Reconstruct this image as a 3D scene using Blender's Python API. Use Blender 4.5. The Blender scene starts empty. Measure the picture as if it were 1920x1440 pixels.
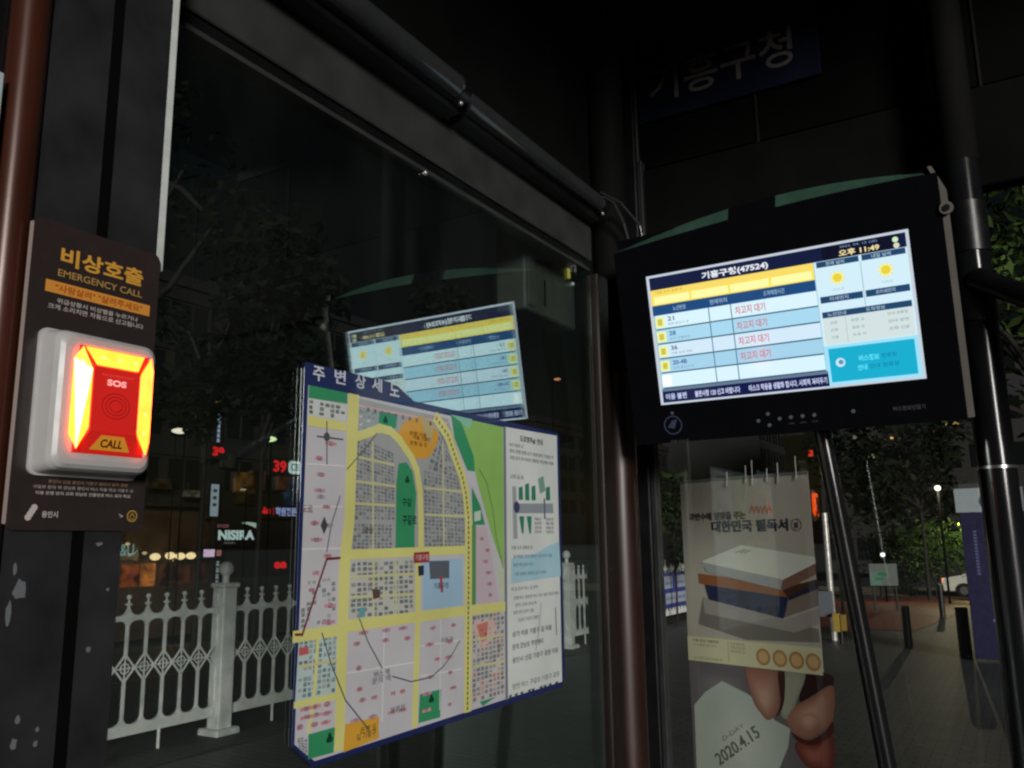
import bpy, math, random
import numpy as np
from mathutils import Vector
random.seed(7)
S = bpy.context.scene
COL = S.collection
R_ = math.radians
# ------------------------------------------------------------------ camera
CF, YAW, PITCH, ROLL = 1581.4, .5393, .1868, -.0148
CO = Vector((0, 0, 1.5))
cf = Vector((-math.sin(YAW)*math.cos(PITCH), math.cos(YAW)*math.cos(PITCH), math.sin(PITCH)))
_r = Vector((math.cos(YAW), math.sin(YAW), 0)); _u = _r.cross(cf)
cr = _r*math.cos(ROLL) + _u*math.sin(ROLL); cu_ = -_r*math.sin(ROLL) + _u*math.cos(ROLL)
cam = bpy.data.cameras.new('camera'); camo = bpy.data.objects.new('camera', cam); COL.objects.link(camo)
from mathutils import Matrix
M = Matrix((cr, cu_, -cf)).transposed().to_4x4(); M.translation = CO
camo.matrix_world = M
cam.sensor_width = 36; cam.lens = 36*CF/1920; cam.clip_start = .02; cam.clip_end = 3000
S.camera = camo
# ------------------------------------------------------------------ night sky, one soft sun lamp (the street light behind the camera)
SUN_EL, SUN_AZ = R_(10), math.atan2(-.73, .68)
sd = Vector((math.cos(SUN_EL)*math.cos(SUN_AZ), math.cos(SUN_EL)*math.sin(SUN_AZ), math.sin(SUN_EL)))
w = bpy.data.worlds.new("World"); S.world = w; w.use_nodes = True
nt = w.node_tree; bg = nt.nodes['Background']
sky = nt.nodes.new('ShaderNodeTexSky'); sky.sky_type = 'NISHITA'; sky.sun_disc = False
sky.sun_elevation = R_(2); sky.sun_rotation = math.atan2(sd.x, sd.y)
nt.links.new(sky.outputs[0], bg.inputs[0]); bg.inputs[1].default_value = .0035
su = bpy.data.lights.new('sun', 'SUN'); su.energy = 2.6; su.angle = R_(14); su.color = (1, .96, .9)
suo = bpy.data.objects.new('sun', su); COL.objects.link(suo)
suo.rotation_euler = (-sd).to_track_quat('-Z', 'Y').to_euler()
S.view_settings.view_transform = 'Standard'; S.view_settings.look = 'None'
S.view_settings.exposure = 0; S.view_settings.gamma = 1
S.cycles.max_bounces = 8; S.cycles.transparent_max_bounces = 16; S.cycles.caustics_reflective = False
S.cycles.sample_clamp_indirect = 4; S.cycles.pixel_filter_type = 'BLACKMAN_HARRIS'; S.cycles.filter_width = 2.3

# ------------------------------------------------------------------ helpers
def ray(px, py): return cf + cr*((px-960)/CF) + cu_*((720-py)/CF)
def on(px, py, p0, n):
    d = ray(px, py); p0 = Vector(p0); n = Vector(n)
    return CO + d*((p0-CO).dot(n)/d.dot(n))
def onx(px, py, x): return on(px, py, (x, 0, 0), (1, 0, 0))
def ony(px, py, y): return on(px, py, (0, y, 0), (0, 1, 0))
def far(px, py, D):
    d = ray(px, py); return CO + d*(D/math.hypot(d.x, d.y))
def gz(y): return 0 if y < 19 else (-1.2*(y-19)/26 if y < 45 else -1.2)
def GZ(x, y): return gz(y)+(0 if x > -7.2 else (-2.4*(-7.2-x)/25.8 if x > -33 else -2.4))
def ongr(px, py):
    p = on(px, py, (0, 0, 0), (0, 0, 1))
    for _ in range(30):
        p = on(px, py, (0, 0, gz(p.y)), (0, 0, 1)) if True else p
        q = on(px, py, (0, 0, gz(p.y)), (0, 0, 1)); p = (p+q)/2
    p.z = gz(p.y); return p
def lin(c):
    return tuple((x/255/12.92 if x/255 <= .04045 else ((x/255+.055)/1.055)**2.4) for x in c)
MATS = {}
def mat(name, col, rough=.6, metal=0, noise=0, nscale=20, bump=0, spec=.5, coat=0, stretch=None):
    if name in MATS: return MATS[name]
    m = bpy.data.materials.new(name); m.use_nodes = True; t = m.node_tree; b = t.nodes['Principled BSDF']
    b.inputs['Base Color'].default_value = (*col, 1); b.inputs['Roughness'].default_value = rough
    b.inputs['Metallic'].default_value = metal; b.inputs['Specular IOR Level'].default_value = spec
    b.inputs['Coat Weight'].default_value = coat; b.inputs['Coat Roughness'].default_value = .06
    if noise or bump:
        tc = t.nodes.new('ShaderNodeTexCoord'); mp = t.nodes.new('ShaderNodeMapping')
        mp.inputs['Scale'].default_value = stretch or (1, 1, 1)
        nz = t.nodes.new('ShaderNodeTexNoise'); nz.inputs['Scale'].default_value = nscale; nz.inputs['Detail'].default_value = 6
        t.links.new(tc.outputs['Object'], mp.inputs[0]); t.links.new(mp.outputs[0], nz.inputs['Vector'])
        if noise:
            rp = t.nodes.new('ShaderNodeValToRGB')
            rp.color_ramp.elements[0].position = .3; rp.color_ramp.elements[1].position = .7
            rp.color_ramp.elements[0].color = (*[c*(1-noise) for c in col], 1)
            rp.color_ramp.elements[1].color = (*[min(1, c*(1+noise)) for c in col], 1)
            t.links.new(nz.outputs[0], rp.inputs[0]); t.links.new(rp.outputs[0], b.inputs['Base Color'])
            mr = t.nodes.new('ShaderNodeMapRange'); mr.inputs[3].default_value = max(0, rough-.12); mr.inputs[4].default_value = min(1, rough+.12)
            t.links.new(nz.outputs[0], mr.inputs[0]); t.links.new(mr.outputs[0], b.inputs['Roughness'])
        if bump:
            bp = t.nodes.new('ShaderNodeBump'); bp.inputs['Strength'].default_value = bump; bp.inputs['Distance'].default_value = .01
            t.links.new(nz.outputs[0], bp.inputs['Height']); t.links.new(bp.outputs[0], b.inputs['Normal'])
    MATS[name] = m; return m
def emi(name, rgb, k=1.0, rough=.2):
    if name in MATS: return MATS[name]
    m = bpy.data.materials.new(name); m.use_nodes = True; b = m.node_tree.nodes['Principled BSDF']
    c = lin(rgb); b.inputs['Base Color'].default_value = (.004, .004, .004, 1); b.inputs['Roughness'].default_value = rough
    b.inputs['Emission Color'].default_value = (*c, 1); b.inputs['Emission Strength'].default_value = k
    MATS[name] = m; return m
def pr(rgb, coat=.5):       # printed ink on a laminated sheet; rgb is its printed colour
    n = 'print_%d_%d_%d_%d' % (*rgb, int(coat*10))
    if n in MATS: return MATS[n]
    return mat(n, lin(rgb), .45, 0, .09 if coat > .3 else .05, 5, coat=coat)
def scr(rgb): return emi('screen_%d_%d_%d' % rgb, rgb, 1.14, .12)
def glass(name, tint, refl, rough=0.0):
    m = bpy.data.materials.new(name); m.use_nodes = True; t = m.node_tree; t.nodes.clear()
    o = t.nodes.new('ShaderNodeOutputMaterial'); mx = t.nodes.new('ShaderNodeMixShader')
    tr = t.nodes.new('ShaderNodeBsdfTransparent'); tr.inputs[0].default_value = (*tint, 1)
    g = t.nodes.new('ShaderNodeBsdfGlossy'); g.inputs[0].default_value = (.86, 1, .97, 1); g.inputs['Roughness'].default_value = rough
    ge = t.nodes.new('ShaderNodeNewGeometry'); dt = t.nodes.new('ShaderNodeVectorMath'); dt.operation = 'DOT_PRODUCT'
    t.links.new(ge.outputs['Incoming'], dt.inputs[0]); t.links.new(ge.outputs['Normal'], dt.inputs[1])
    def mth(op, i, v, first=False):
        n = t.nodes.new('ShaderNodeMath'); n.operation = op
        t.links.new(i, n.inputs[1 if first else 0]); 
        if v is not None: n.inputs[0 if first else 1].default_value = v
        return n.outputs[0]
    x = mth('ABSOLUTE', dt.outputs['Value'], None); x = mth('SUBTRACT', x, 1.0, True); x = mth('POWER', x, 5.0); x = mth('MULTIPLY', x, .9)
    ad = t.nodes.new('ShaderNodeMath'); ad.inputs[1].default_value = refl+.04
    t.links.new(x, ad.inputs[0])
    t.links.new(ad.outputs[0], mx.inputs[0]); t.links.new(tr.outputs[0], mx.inputs[1]); t.links.new(g.outputs[0], mx.inputs[2])
    tc = t.nodes.new('ShaderNodeTexCoord'); nz = t.nodes.new('ShaderNodeTexNoise'); nz.inputs['Scale'].default_value = 3.5; nz.inputs['Detail'].default_value = 9; nz.inputs['Distortion'].default_value = .6
    mp = t.nodes.new('ShaderNodeMapping'); mp.inputs['Scale'].default_value = (1, 1, .45); t.links.new(tc.outputs['Object'], mp.inputs[0]); t.links.new(mp.outputs[0], nz.inputs['Vector'])
    mr = t.nodes.new('ShaderNodeMapRange'); mr.inputs[1].default_value = .42; mr.inputs[2].default_value = .8; mr.inputs[3].default_value = .0005; mr.inputs[4].default_value = .010; t.links.new(nz.outputs[0], mr.inputs[0])
    df = t.nodes.new('ShaderNodeBsdfDiffuse'); df.inputs[0].default_value = (.45, .45, .42, 1); m2 = t.nodes.new('ShaderNodeMixShader')
    t.links.new(mr.outputs[0], m2.inputs[0]); t.links.new(mx.outputs[0], m2.inputs[1]); t.links.new(df.outputs[0], m2.inputs[2])
    t.links.new(m2.outputs[0], o.inputs[0]); return m

OFF = {}
def tag(o, label=None, cat=None, group=None, kind=None):
    if label: o['label'] = label
    if cat: o['category'] = cat
    if group: o['group'] = group
    if kind: o['kind'] = kind
    return o
def thing(name, loc, label, cat, group=None):
    o = bpy.data.objects.new(name, None); COL.objects.link(o); o.location = loc; o.empty_display_size = .1
    OFF[o.name] = Vector(loc); return tag(o, label, cat, group)
def copy_tree(o, parent=None):
    c = o.copy(); COL.objects.link(c)
    if parent: c.parent = parent
    for ch in [x for x in COL.objects if x.parent == o]: copy_tree(ch, c)
    return c
class MB:
    def __init__(s): s.v = []; s.f = []; s.m = []; s.mats = []; s.sm = []
    def mi(s, m):
        if m not in s.mats: s.mats.append(m)
        return s.mats.index(m)
    def add(s, vs, fs, m, smooth=False):
        b = len(s.v); s.v += [tuple(v) for v in vs]; i = s.mi(m)
        for f in fs: s.f.append(tuple(b+k for k in f)); s.m.append(i); s.sm.append(smooth)
    def box(s, a, b, m, bev=0):
        x0, y0, z0 = a; x1, y1, z1 = b
        if bev:
            e = bev
            # chamfered box: 24 verts
            V = []; 
            for sx in (0, 1):
                for sy in (0, 1):
                    for sz in (0, 1):
                        X = (x0, x1)[sx]; Y = (y0, y1)[sy]; Z = (z0, z1)[sz]
                        dx = e*(1-2*sx); dy = e*(1-2*sy); dz = e*(1-2*sz)
                        V += [(X, Y+dy, Z+dz), (X+dx, Y, Z+dz), (X+dx, Y+dy, Z)]
            import bmesh
            bm = bmesh.new(); vv = [bm.verts.new(v) for v in V]
            r = bmesh.ops.convex_hull(bm, input=vv)
            bm.verts.index_update()
            s.add([v.co[:] for v in bm.verts], [tuple(v.index for v in f.verts) for f in bm.faces], m); bm.free(); return
        V = [(x0, y0, z0), (x1, y0, z0), (x1, y1, z0), (x0, y1, z0), (x0, y0, z1), (x1, y0, z1), (x1, y1, z1), (x0, y1, z1)]
        s.add(V, [(0, 3, 2, 1), (4, 5, 6, 7), (0, 1, 5, 4), (1, 2, 6, 5), (2, 3, 7, 6), (3, 0, 4, 7)], m)
    def hull(s, pts, m):
        import bmesh
        bm = bmesh.new(); [bm.verts.new(p) for p in pts]; bmesh.ops.convex_hull(bm, input=bm.verts[:]); bm.verts.index_update()
        s.add([v.co[:] for v in bm.verts], [tuple(v.index for v in f.verts) for f in bm.faces], m); bm.free()
    def tube(s, a, b, r0, m, r1=None, n=16, caps=True):
        r1 = r0 if r1 is None else r1; a = Vector(a); b = Vector(b); d = (b-a).normalized()
        p = d.orthogonal().normalized(); q = d.cross(p); V = []
        for c, r in ((a, r0), (b, r1)):
            for i in range(n):
                t = 2*math.pi*i/n; V.append(c + p*math.cos(t)*r + q*math.sin(t)*r)
        s.add(V, [(i, (i+1) % n, n+(i+1) % n, n+i) for i in range(n)], m, True)
        if caps: s.add(V, [tuple(range(n))[::-1], tuple(range(n, 2*n))], m)
    def path(s, pts, r, m, n=8):
        for i in range(len(pts)-1): s.tube(pts[i], pts[i+1], r if not isinstance(r, list) else r[i], m, None if not isinstance(r, list) else r[i+1], n)
    def ball(s, c, r, m, n=12, sq=(1, 1, 1)):
        V = []; k = n//2
        for j in range(k+1):
            for i in range(n):
                t = math.pi*j/k; p = 2*math.pi*i/n
                V.append((c[0]+r*sq[0]*math.sin(t)*math.cos(p), c[1]+r*sq[1]*math.sin(t)*math.sin(p), c[2]+r*sq[2]*math.cos(t)))
        s.add(V, [(j*n+i, (j+1)*n+i, (j+1)*n+(i+1) % n, j*n+(i+1) % n) for j in range(k) for i in range(n)], m, True)
    def prism(s, poly, nrm, th, m):
        n = len(poly); nrm = Vector(nrm)*th; V = [Vector(p) for p in poly]; V += [v+nrm for v in V]
        s.add(V, [tuple(range(n))[::-1], tuple(range(n, 2*n))]+[(i, (i+1) % n, n+(i+1) % n, n+i) for i in range(n)], m)
    def build(s, name, parent=None, loc=None):
        off = OFF[parent.name] if parent else Vector(loc if loc is not None else (0, 0, 0))
        me = bpy.data.meshes.new(name); me.from_pydata([(v[0]-off.x, v[1]-off.y, v[2]-off.z) for v in s.v], [], s.f)
        for m in s.mats: me.materials.append(m)
        me.polygons.foreach_set('material_index', s.m); me.polygons.foreach_set('use_smooth', s.sm); me.update()
        o = bpy.data.objects.new(name, me); COL.objects.link(o)
        if parent: o.parent = parent
        else: o.location = off
        OFF[o.name] = off; return o
# ---- text as mesh
TC = {}
def text_mesh(st, bold):
    k = (st, bold)
    if k in TC: return TC[k]
    c = bpy.data.curves.new('t', 'FONT'); c.body = st; c.offset = bold; c.resolution_u = 3
    o = bpy.data.objects.new('t', c); COL.objects.link(o)
    dg = bpy.context.evaluated_depsgraph_get(); me = o.evaluated_get(dg).to_mesh()
    V = [tuple(v.co[:2]) for v in me.vertices]; F = [tuple(p.vertices) for p in me.polygons]
    o.evaluated_get(dg).to_mesh_clear(); bpy.data.objects.remove(o); bpy.data.curves.remove(c)
    if not V: V = [(0, 0)]
    a = np.array(V); mn = a.min(0); mx = a.max(0)
    TC[k] = (((a-mn)/np.maximum(mx-mn, 1e-6)), F, (mx-mn)); return TC[k]
WORDS = ['구갈로', '기흥구', '안내', '도로', '상가', '주민센터', '공원', '학교', '아파트', '건물번호', '표지', '방면', '정류장', '용인시', '이용', '문의', '강남로', '버스', '신갈', '역', '길', '번지', '마을', '교회', '은행']
class Art:
    """flat print or display content on a plane: origin, right, up vectors (metres), thin layers along the normal"""
    def __init__(s, mb, O, Rv, Uv, step=.0004):
        s.mb = mb; s.O = Vector(O); s.R = Vector(Rv); s.U = Vector(Uv); s.N = s.R.cross(s.U).normalized(); s.st = step; s.k = 0
    def P(s, u, v, l): return s.O + s.R*u + s.U*v + s.N*(s.st*(l+.022*(s.k % 40)))
    def bump(s): s.k += 1
    def poly(s, pts, m, l=1): s.k += 1; s.mb.add([s.P(u, v, l) for u, v in pts], [tuple(range(len(pts)))], m)
    def rect(s, u0, v0, u1, v1, m, l=1): s.poly([(u0, v0), (u1, v0), (u1, v1), (u0, v1)], m, l)
    def disc(s, u, v, ru, m, l=1, rv=None, n=20, a0=0, a1=2*math.pi):
        rv = rv or ru*s.R.length/s.U.length
        s.poly([(u+ru*math.cos(a0+(a1-a0)*i/n), v+rv*math.sin(a0+(a1-a0)*i/n)) for i in range(n)], m, l)
    def line(s, pts, wd, m, l=1):      # wd in metres
        k = [s.R.length, s.U.length]
        for (a, b) in zip(pts[:-1], pts[1:]):
            dx = (b[0]-a[0])*k[0]; dy = (b[1]-a[1])*k[1]; L = math.hypot(dx, dy) or 1
            nx = -dy/L*wd/2/k[0]; ny = dx/L*wd/2/k[1]; ex = dx/L*wd*.3/k[0]; ey = dy/L*wd*.3/k[1]
            s.poly([(a[0]-ex-nx, a[1]-ey-ny), (b[0]+ex-nx, b[1]+ey-ny), (b[0]+ex+nx, b[1]+ey+ny), (a[0]-ex+nx, a[1]-ey+ny)], m, l)
    def text(s, st, u0, v0, u1, v1, m, l=2, bold=0.0, rot=None):
        a, F, _ = text_mesh(st, bold)
        if rot is None: V = [s.P(u0+(u1-u0)*x, v0+(v1-v0)*y, l) for x, y in a]
        else:
            cu, cv = (u0+u1)/2, (v0+v1)/2; W = (u1-u0)*s.R.length; H = (v1-v0)*s.U.length; c, q = math.cos(rot), math.sin(rot); V = []
            for x, y in a:
                X = (x-.5)*W; Y = (y-.5)*H; V.append(s.P(cu+(X*c-Y*q)/s.R.length, cv+(X*q+Y*c)/s.U.length, l))
        s.mb.add(V, F, m)
    def dashes(s, u0, u1, v, h, m, l=2, gap=.35, rnd=random):   # small print
        cw = h*s.U.length/s.R.length*1.02; n = max(1, int(round((u1-u0)/cw))); st = ''
        while len(st) < n: st += rnd.choice(WORDS)+(' ' if gap > .15 else '')
        st = st[:n].strip() or '가'
        s.text(st, u0, v, u1, v+h, m, l, .012)
    def px(s, x, y):
        p = on(x, y, s.O, s.N)-s.O; return (p.dot(s.R)/s.R.length_squared, p.dot(s.U)/s.U.length_squared)
    def pp(s, pts, m, l=1): s.poly([s.px(*p) for p in pts], m, l)
    def pl(s, pts, wd, m, l=1): s.line([s.px(*p) for p in pts], wd, m, l)

# ------------------------------------------------------------------ materials
M_post = mat('post_grey_paint', (.023, .024, .026), .42, .1, .3, 11, .1)
M_dark = mat('frame_black_paint', (.006, .006, .007), .35, .1, .2, 12, .04)
M_rail = mat('beam_grey_paint', (.036, .038, .036), .45, .1, .22, 7, .08)
M_brown = mat('brown_red_steel', (.020, .0065, .0045), .4, .2, .35, 14, .1, stretch=(1, 1, .15))
M_brown2 = mat('brown_dull_steel', (.016, .010, .008), .4, .2, .3, 14, .05, stretch=(1, 1, .15))
M_white = mat('white_edge_tape', (.60, .65, .63), .5, 0, .1, 30)
M_chip = mat('bare_scuff', (.14, .155, .17), .5)
M_tube = mat('lamp_tube_plastic', (.03, .032, .035), .12, 0, .1, 20, 0)
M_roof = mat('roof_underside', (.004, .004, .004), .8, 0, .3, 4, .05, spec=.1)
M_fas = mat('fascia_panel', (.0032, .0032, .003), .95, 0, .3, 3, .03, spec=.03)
M_box = mat('grey_box_paint', (.20, .222, .205), .5, .1, .15, 12, .04)
G_wall = glass('tinted_glass', (.97, 1, .98), .31)
G_end = glass('end_glass', (.96, .98, .97), .0)

# ------------------------------------------------------------------ ground, road, paving
def pavers(name, c1, c2, mortar, sx, sy, scale):
    m = bpy.data.materials.new(name); m.use_nodes = True; t = m.node_tree; b = t.nodes['Principled BSDF']; b.inputs['Roughness'].default_value = .55
    tc = t.nodes.new('ShaderNodeTexCoord'); bk = t.nodes.new('ShaderNodeTexBrick'); bk.inputs['Scale'].default_value = scale
    bk.inputs['Color1'].default_value = (*c1, 1); bk.inputs['Color2'].default_value = (*c2, 1); bk.inputs['Mortar'].default_value = (*mortar, 1)
    bk.inputs['Brick Width'].default_value = sx; bk.inputs['Row Height'].default_value = sy; bk.inputs['Mortar Size'].default_value = .015
    nz = t.nodes.new('ShaderNodeTexNoise'); nz.inputs['Scale'].default_value = .7; nz.inputs['Detail'].default_value = 8
    mx = t.nodes.new('ShaderNodeMix'); mx.data_type = 'RGBA'; mx.blend_type = 'MULTIPLY'; mx.inputs[0].default_value = .7
    t.links.new(tc.outputs['Object'], bk.inputs['Vector']); t.links.new(tc.outputs['Object'], nz.inputs['Vector'])
    t.links.new(bk.outputs[0], mx.inputs[6]); t.links.new(nz.outputs[0], mx.inputs[7]); t.links.new(mx.outputs[2], b.inputs['Base Color'])
    bp = t.nodes.new('ShaderNodeBump'); bp.inputs['Strength'].default_value = .4; bp.inputs['Distance'].default_value = .004
    bp.invert = True; t.links.new(bk.outputs['Fac'], bp.inputs['Height']); t.links.new(bp.outputs[0], b.inputs['Normal']); return m
M_pave = pavers('grey_pavers', (.16, .172, .166), (.125, .134, .134), (.05, .05, .05), .4, .2, 2.4)
M_red = pavers('red_pavers', (.38, .085, .05), (.32, .07, .04), (.05, .03, .02), .4, .2, 4)
M_asph = mat('asphalt', (.02, .019, .017), .7, 0, .3, 2, .2)
M_road = mat('pale_concrete_road', (.30, .27, .19), .7, 0, .2, 1.5, .1)
g = MB(); ys = [-300, -20, 0, 10, 19, 24, 30, 38, 45, 60, 120, 900]; xs = [-600, -60, -33, -7.2, -6.35, 0, 8, 60, 600]
for i in range(len(ys)-1):
    for j in range(len(xs)-1):
        mm = M_pave if (xs[j] >= -6.5 and xs[j+1] <= 60 and ys[i] >= -20 and ys[i+1] <= 120) else M_asph
        g.add([(X, Y, GZ(X, Y)-.004) for X, Y in ((xs[j], ys[i]), (xs[j+1], ys[i]), (xs[j+1], ys[i+1]), (xs[j], ys[i+1]))], [(0, 1, 2, 3)], mm)
tag(g.build('ground'), kind='structure')
def gpoly(name, pts, m, dz):
    a = MB(); P = [ongr(*p) for p in pts]; a.add([(p.x, p.y, p.z+dz) for p in P], [tuple(range(len(P)))], m); return tag(a.build(name), kind='structure')
a = MB()
for (y0, y1) in ((15.6, 19), (19, 21), (21, 28), (28, 36), (36, 42)):
    a.add([(-6.4+(y0-21)*.06, y0, gz(y0)+.004), (-1.2+(y0-21)*.1, y0, gz(y0)+.004), (-1.2+(y1-21)*.1, y1, gz(y1)+.004), (-6.4+(y1-21)*.06, y1, gz(y1)+.004)], [(0, 1, 2, 3)], M_red)
tag(a.build('path'), kind='structure')
a = MB()
for (y0, y1) in ((43, 45), (45, 52)):
    a.add([(-12, y0, gz(y0)+.006), (30, y0, gz(y0)+.006), (30, y1, gz(y1)+.006), (-12, y1, gz(y1)+.006)], [(0, 1, 2, 3)], M_road)
tag(a.build('road'), kind='structure')
a = MB()
for xx in (-11.5, -15.5, -19.5, -23.5):
    for k in range(14 if xx != -15.5 else 1):
        y_ = 2+k*5 if xx != -15.5 else 2; a.add([(xx-.07, y_, GZ(xx-.07, 0)+.004), (xx+.07, y_, GZ(xx+.07, 0)+.004), (xx+.07, y_+(2.5 if xx != -15.5 else 16), GZ(xx+.07, 0)+.004), (xx-.07, y_+(2.5 if xx != -15.5 else 16), GZ(xx-.07, 0)+.004)], [(0, 1, 2, 3)], mat('lane_paint', (.30, .29, .25), .6, 0, .2, 20))
tag(a.build('lane_markings'), kind='structure')
a = MB(); a.box((-6.35, -20, 0), (-5.45, 19, .012), mat('kerb_concrete', (.05, .045, .04), .7, 0, .3, 6, .2)); tag(a.build('kerb_strip'), kind='structure')

# ------------------------------------------------------------------ bus shelter
sh = thing('bus_shelter', (-1.2, 1.8, 0), 'dark grey steel and glass bus shelter with brown round columns around the displays', 'bus shelter')
# left grey post: two leaves with a black groove
a = MB()
a.box((-1.24, .616, 0), (-1.125, .6965, 3.5), M_post); a.box((-1.24, .7155, 0), (-1.125, .772, 1.70), M_post); a.box((-1.24, .7155, 1.7005), (-1.125, .7975, 3.5), M_post)
a.box((-1.235, .6967, 0), (-1.1262, .7153, 3.5), mat('groove_shade_black', (.003, .003, .003), .9, 0, .1, 20, 0, spec=.03))  # black filler nearly flush, painting in the shade of the groove
random.seed(3)
for (px, py, wv, hv) in ((38, 1105, .010, .016), (16, 1148, .004, .018), (28, 1065, .003, .009), (186, 1020, .006, .003), (166, 1218, .004, .006), (33, 1350, .004, .006), (25, 1395, .005, .009), (66, 1395, .004, .005), (202, 1105, .003, .003), (70, 1368, .003, .004)):
    p = onx(px, py, -1.1245); k = 9
    a.add([(-1.1245, p.y+wv*math.cos(i*6.283/k)*random.uniform(.6, 1.1), p.z+hv*math.sin(i*6.283/k)*random.uniform(.6, 1.1)) for i in range(k)], [tuple(range(k))], M_chip)
po = a.build('post', sh); 
a = MB(); a.box((-1.16, .798, 1.93), (-1.127, .814, 3.2), M_white, .002); a.build('edge_strip', sh)
a = MB(); a.tube((-1.158, .591, 0), (-1.158, .591, 3.55), .0265, mat('brown_red_gloss', (.058, .017, .010), .3, .2, .35, 14, .08, stretch=(1, 1, .15)), n=32); a.build('column', sh)
a = MB(); a.box((-1.20, .552, 0), (-1.165, .563, 3.5), M_dark); a.build('frame', sh)
a = MB(); a.box((-1.15, .30, 1.995), (-1.135, .5535, 2.145), mat('timetable_paper', (.42, .52, .54), .4, 0, .06, 12, coat=.3), .002)
tag(a.build('timetable_board', loc=(-1.14, .44, 1.995)), 'pale blue board edge showing beyond the brown column at the far left', 'notice')
# corner
a = MB(); a.tube((-1.205, 2.735, 0), (-1.205, 2.735, 2.09), .064, M_brown, n=40); a.build('column', sh)
a = MB(); a.tube((-1.205, 2.735, 2.0905), (-1.205, 2.735, 3.55), .066, mat('matt_black', (.004, .004, .004), .8, 0, .1, 10, 0, spec=.1), n=40); a.build('column_top_black', sh)  # upper column coloured black in place of shade, not a separate cover
a = MB(); a.box((-1.26, 2.565, 0), (-1.185, 2.655, 2.42), M_brown2, .004); a.build('frame', sh)
a = MB(); a.box((-1.285, 2.96, 0), (-1.185, 3.04, 3.5), M_dark, .004); a.box((-1.1845, 2.975, .0), (-1.165, 3.02, 3.0), M_post, .002); a.build('frame', sh)
# right column
a = MB(); M_col = mat('right_column', (.010, .011, .013), .17, .3, .25, 12, .05, stretch=(1, 1, .2))
a.tube((-.057, 2.88, 0), (-.057, 2.88, 2.66), .052, M_col, n=40)
a.build('column', sh)
a = MB(); a.tube((-.057, 2.88, 2.6605), (-.057, 2.88, 3.5), .053, mat('matt_black', (.004, .004, .004), .8, 0, .1, 10, 0, spec=.1), n=40); a.build('column_top_black', sh)  # upper part of the right column, coloured black
for (z0_, z1_, r_, m_) in ((1.695, 1.703, .0545, mat('steel_band', (.5, .5, .5), .25, .9, .1)), (2.36, 2.52, .057, M_dark), (2.14, 2.28, .057, M_dark)):
    a = MB(); a.tube((-.057, 2.88, z0_), (-.057, 2.88, z1_), r_, m_, n=40); a.build('collar', sh)
a = MB(); a.tube((-.05, 2.84, 2.27), (.42, 2.40, 1.86), .035, M_dark, n=12); a.build('bracket', sh)
a = MB(); a.tube((-.505, 2.68, 1.83), (-.335, 2.80, 0), .026, mat('strut_black_gloss', (.008, .008, .009), .18, 0, .1, 10, .02), n=24); a.build('strut', sh)
# beam, glazing channel
a = MB(); a.box((-1.27, -1.5, 2.463), (-1.2, 2.56, 2.60), M_rail, .003); a.build('beam', sh)
a = MB(); a.box((-1.262, -1.5, 2.432), (-1.208, 2.545, 2.46), M_dark); a.box((-1.2075, -1.5, 2.421), (-1.200, 2.54, 2.4315), M_rail); a.build('glazing_channel', sh)
p = onx(795, 325, -1.204); a = MB(); a.ball((p.x+.004, p.y, p.z), .0065, mat('clip_steel', (.5, .5, .5), .25, .7)); a.build('bolt', sh)
# upper wall over the beam and end beam
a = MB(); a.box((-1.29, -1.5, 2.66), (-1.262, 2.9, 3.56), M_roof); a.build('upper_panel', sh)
# tubes
for (y0, y1, r, x) in ((-1.2, 1.655, .036, -1.135), (1.70, 2.54, .030, -1.15)):
    a = MB(); z = 2.648
    a.tube((x, y0, z), (x, y1, z), r, M_tube, n=32)
    a.tube((x, y1-.03, z), (x, y1+.004, z), r+.003, M_dark, n=32)
    a.box((-1.2, y0, z-.055), (x-.01, y1, z-.03), M_dark)
    o = a.build('light_tube', sh)
    b = MB(); b.ball((x+.012, y1-.012, z-r-.004), .006, mat('clip_steel', (.5, .5, .5), .25, .7)); b.build('clip', o)
# cable loop at the corner
a = MB(); a.path([(-1.12, 2.50, 2.66), (-1.11, 2.56, 2.66), (-1.10, 2.62, 2.60), (-1.09, 2.66, 2.50), (-1.09, 2.67, 2.40)], .006, M_tube, 8)
a.path([(-1.13, 2.50, 2.68), (-1.10, 2.60, 2.67), (-1.06, 2.67, 2.60), (-1.05, 2.70, 2.45)], .005, M_tube, 8); a.build('cable', sh)
# fascia over the end wall and roof
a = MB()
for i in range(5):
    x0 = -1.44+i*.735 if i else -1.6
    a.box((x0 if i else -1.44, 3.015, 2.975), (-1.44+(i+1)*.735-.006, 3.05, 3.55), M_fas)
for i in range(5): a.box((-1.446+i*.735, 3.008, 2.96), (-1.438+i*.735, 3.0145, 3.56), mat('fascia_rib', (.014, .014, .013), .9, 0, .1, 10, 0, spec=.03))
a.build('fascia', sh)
a = MB(); a.box((-1.28, 3.0, 2.62), (1.5, 3.08, 2.965), mat('end_beam_paint', (.006, .006, .006), .9, 0, .2, 6, .02, spec=.02), .006); a.build('end_beam', sh)
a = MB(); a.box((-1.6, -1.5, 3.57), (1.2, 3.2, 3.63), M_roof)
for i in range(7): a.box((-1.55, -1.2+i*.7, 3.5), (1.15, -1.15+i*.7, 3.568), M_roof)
a.build('roof', sh)
a = MB(); a.box((-1.42, 2.985, 2.985), (-1.215, 3.007, 3.54), mat('brown_cover', (.04, .022, .012), .45, 0, .3, 9, .05), .003); a.box((-1.212, 2.985, 2.985), (-1.18, 3.004, 3.545), M_rail, .002); a.build('cover_panel', sh)
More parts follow.
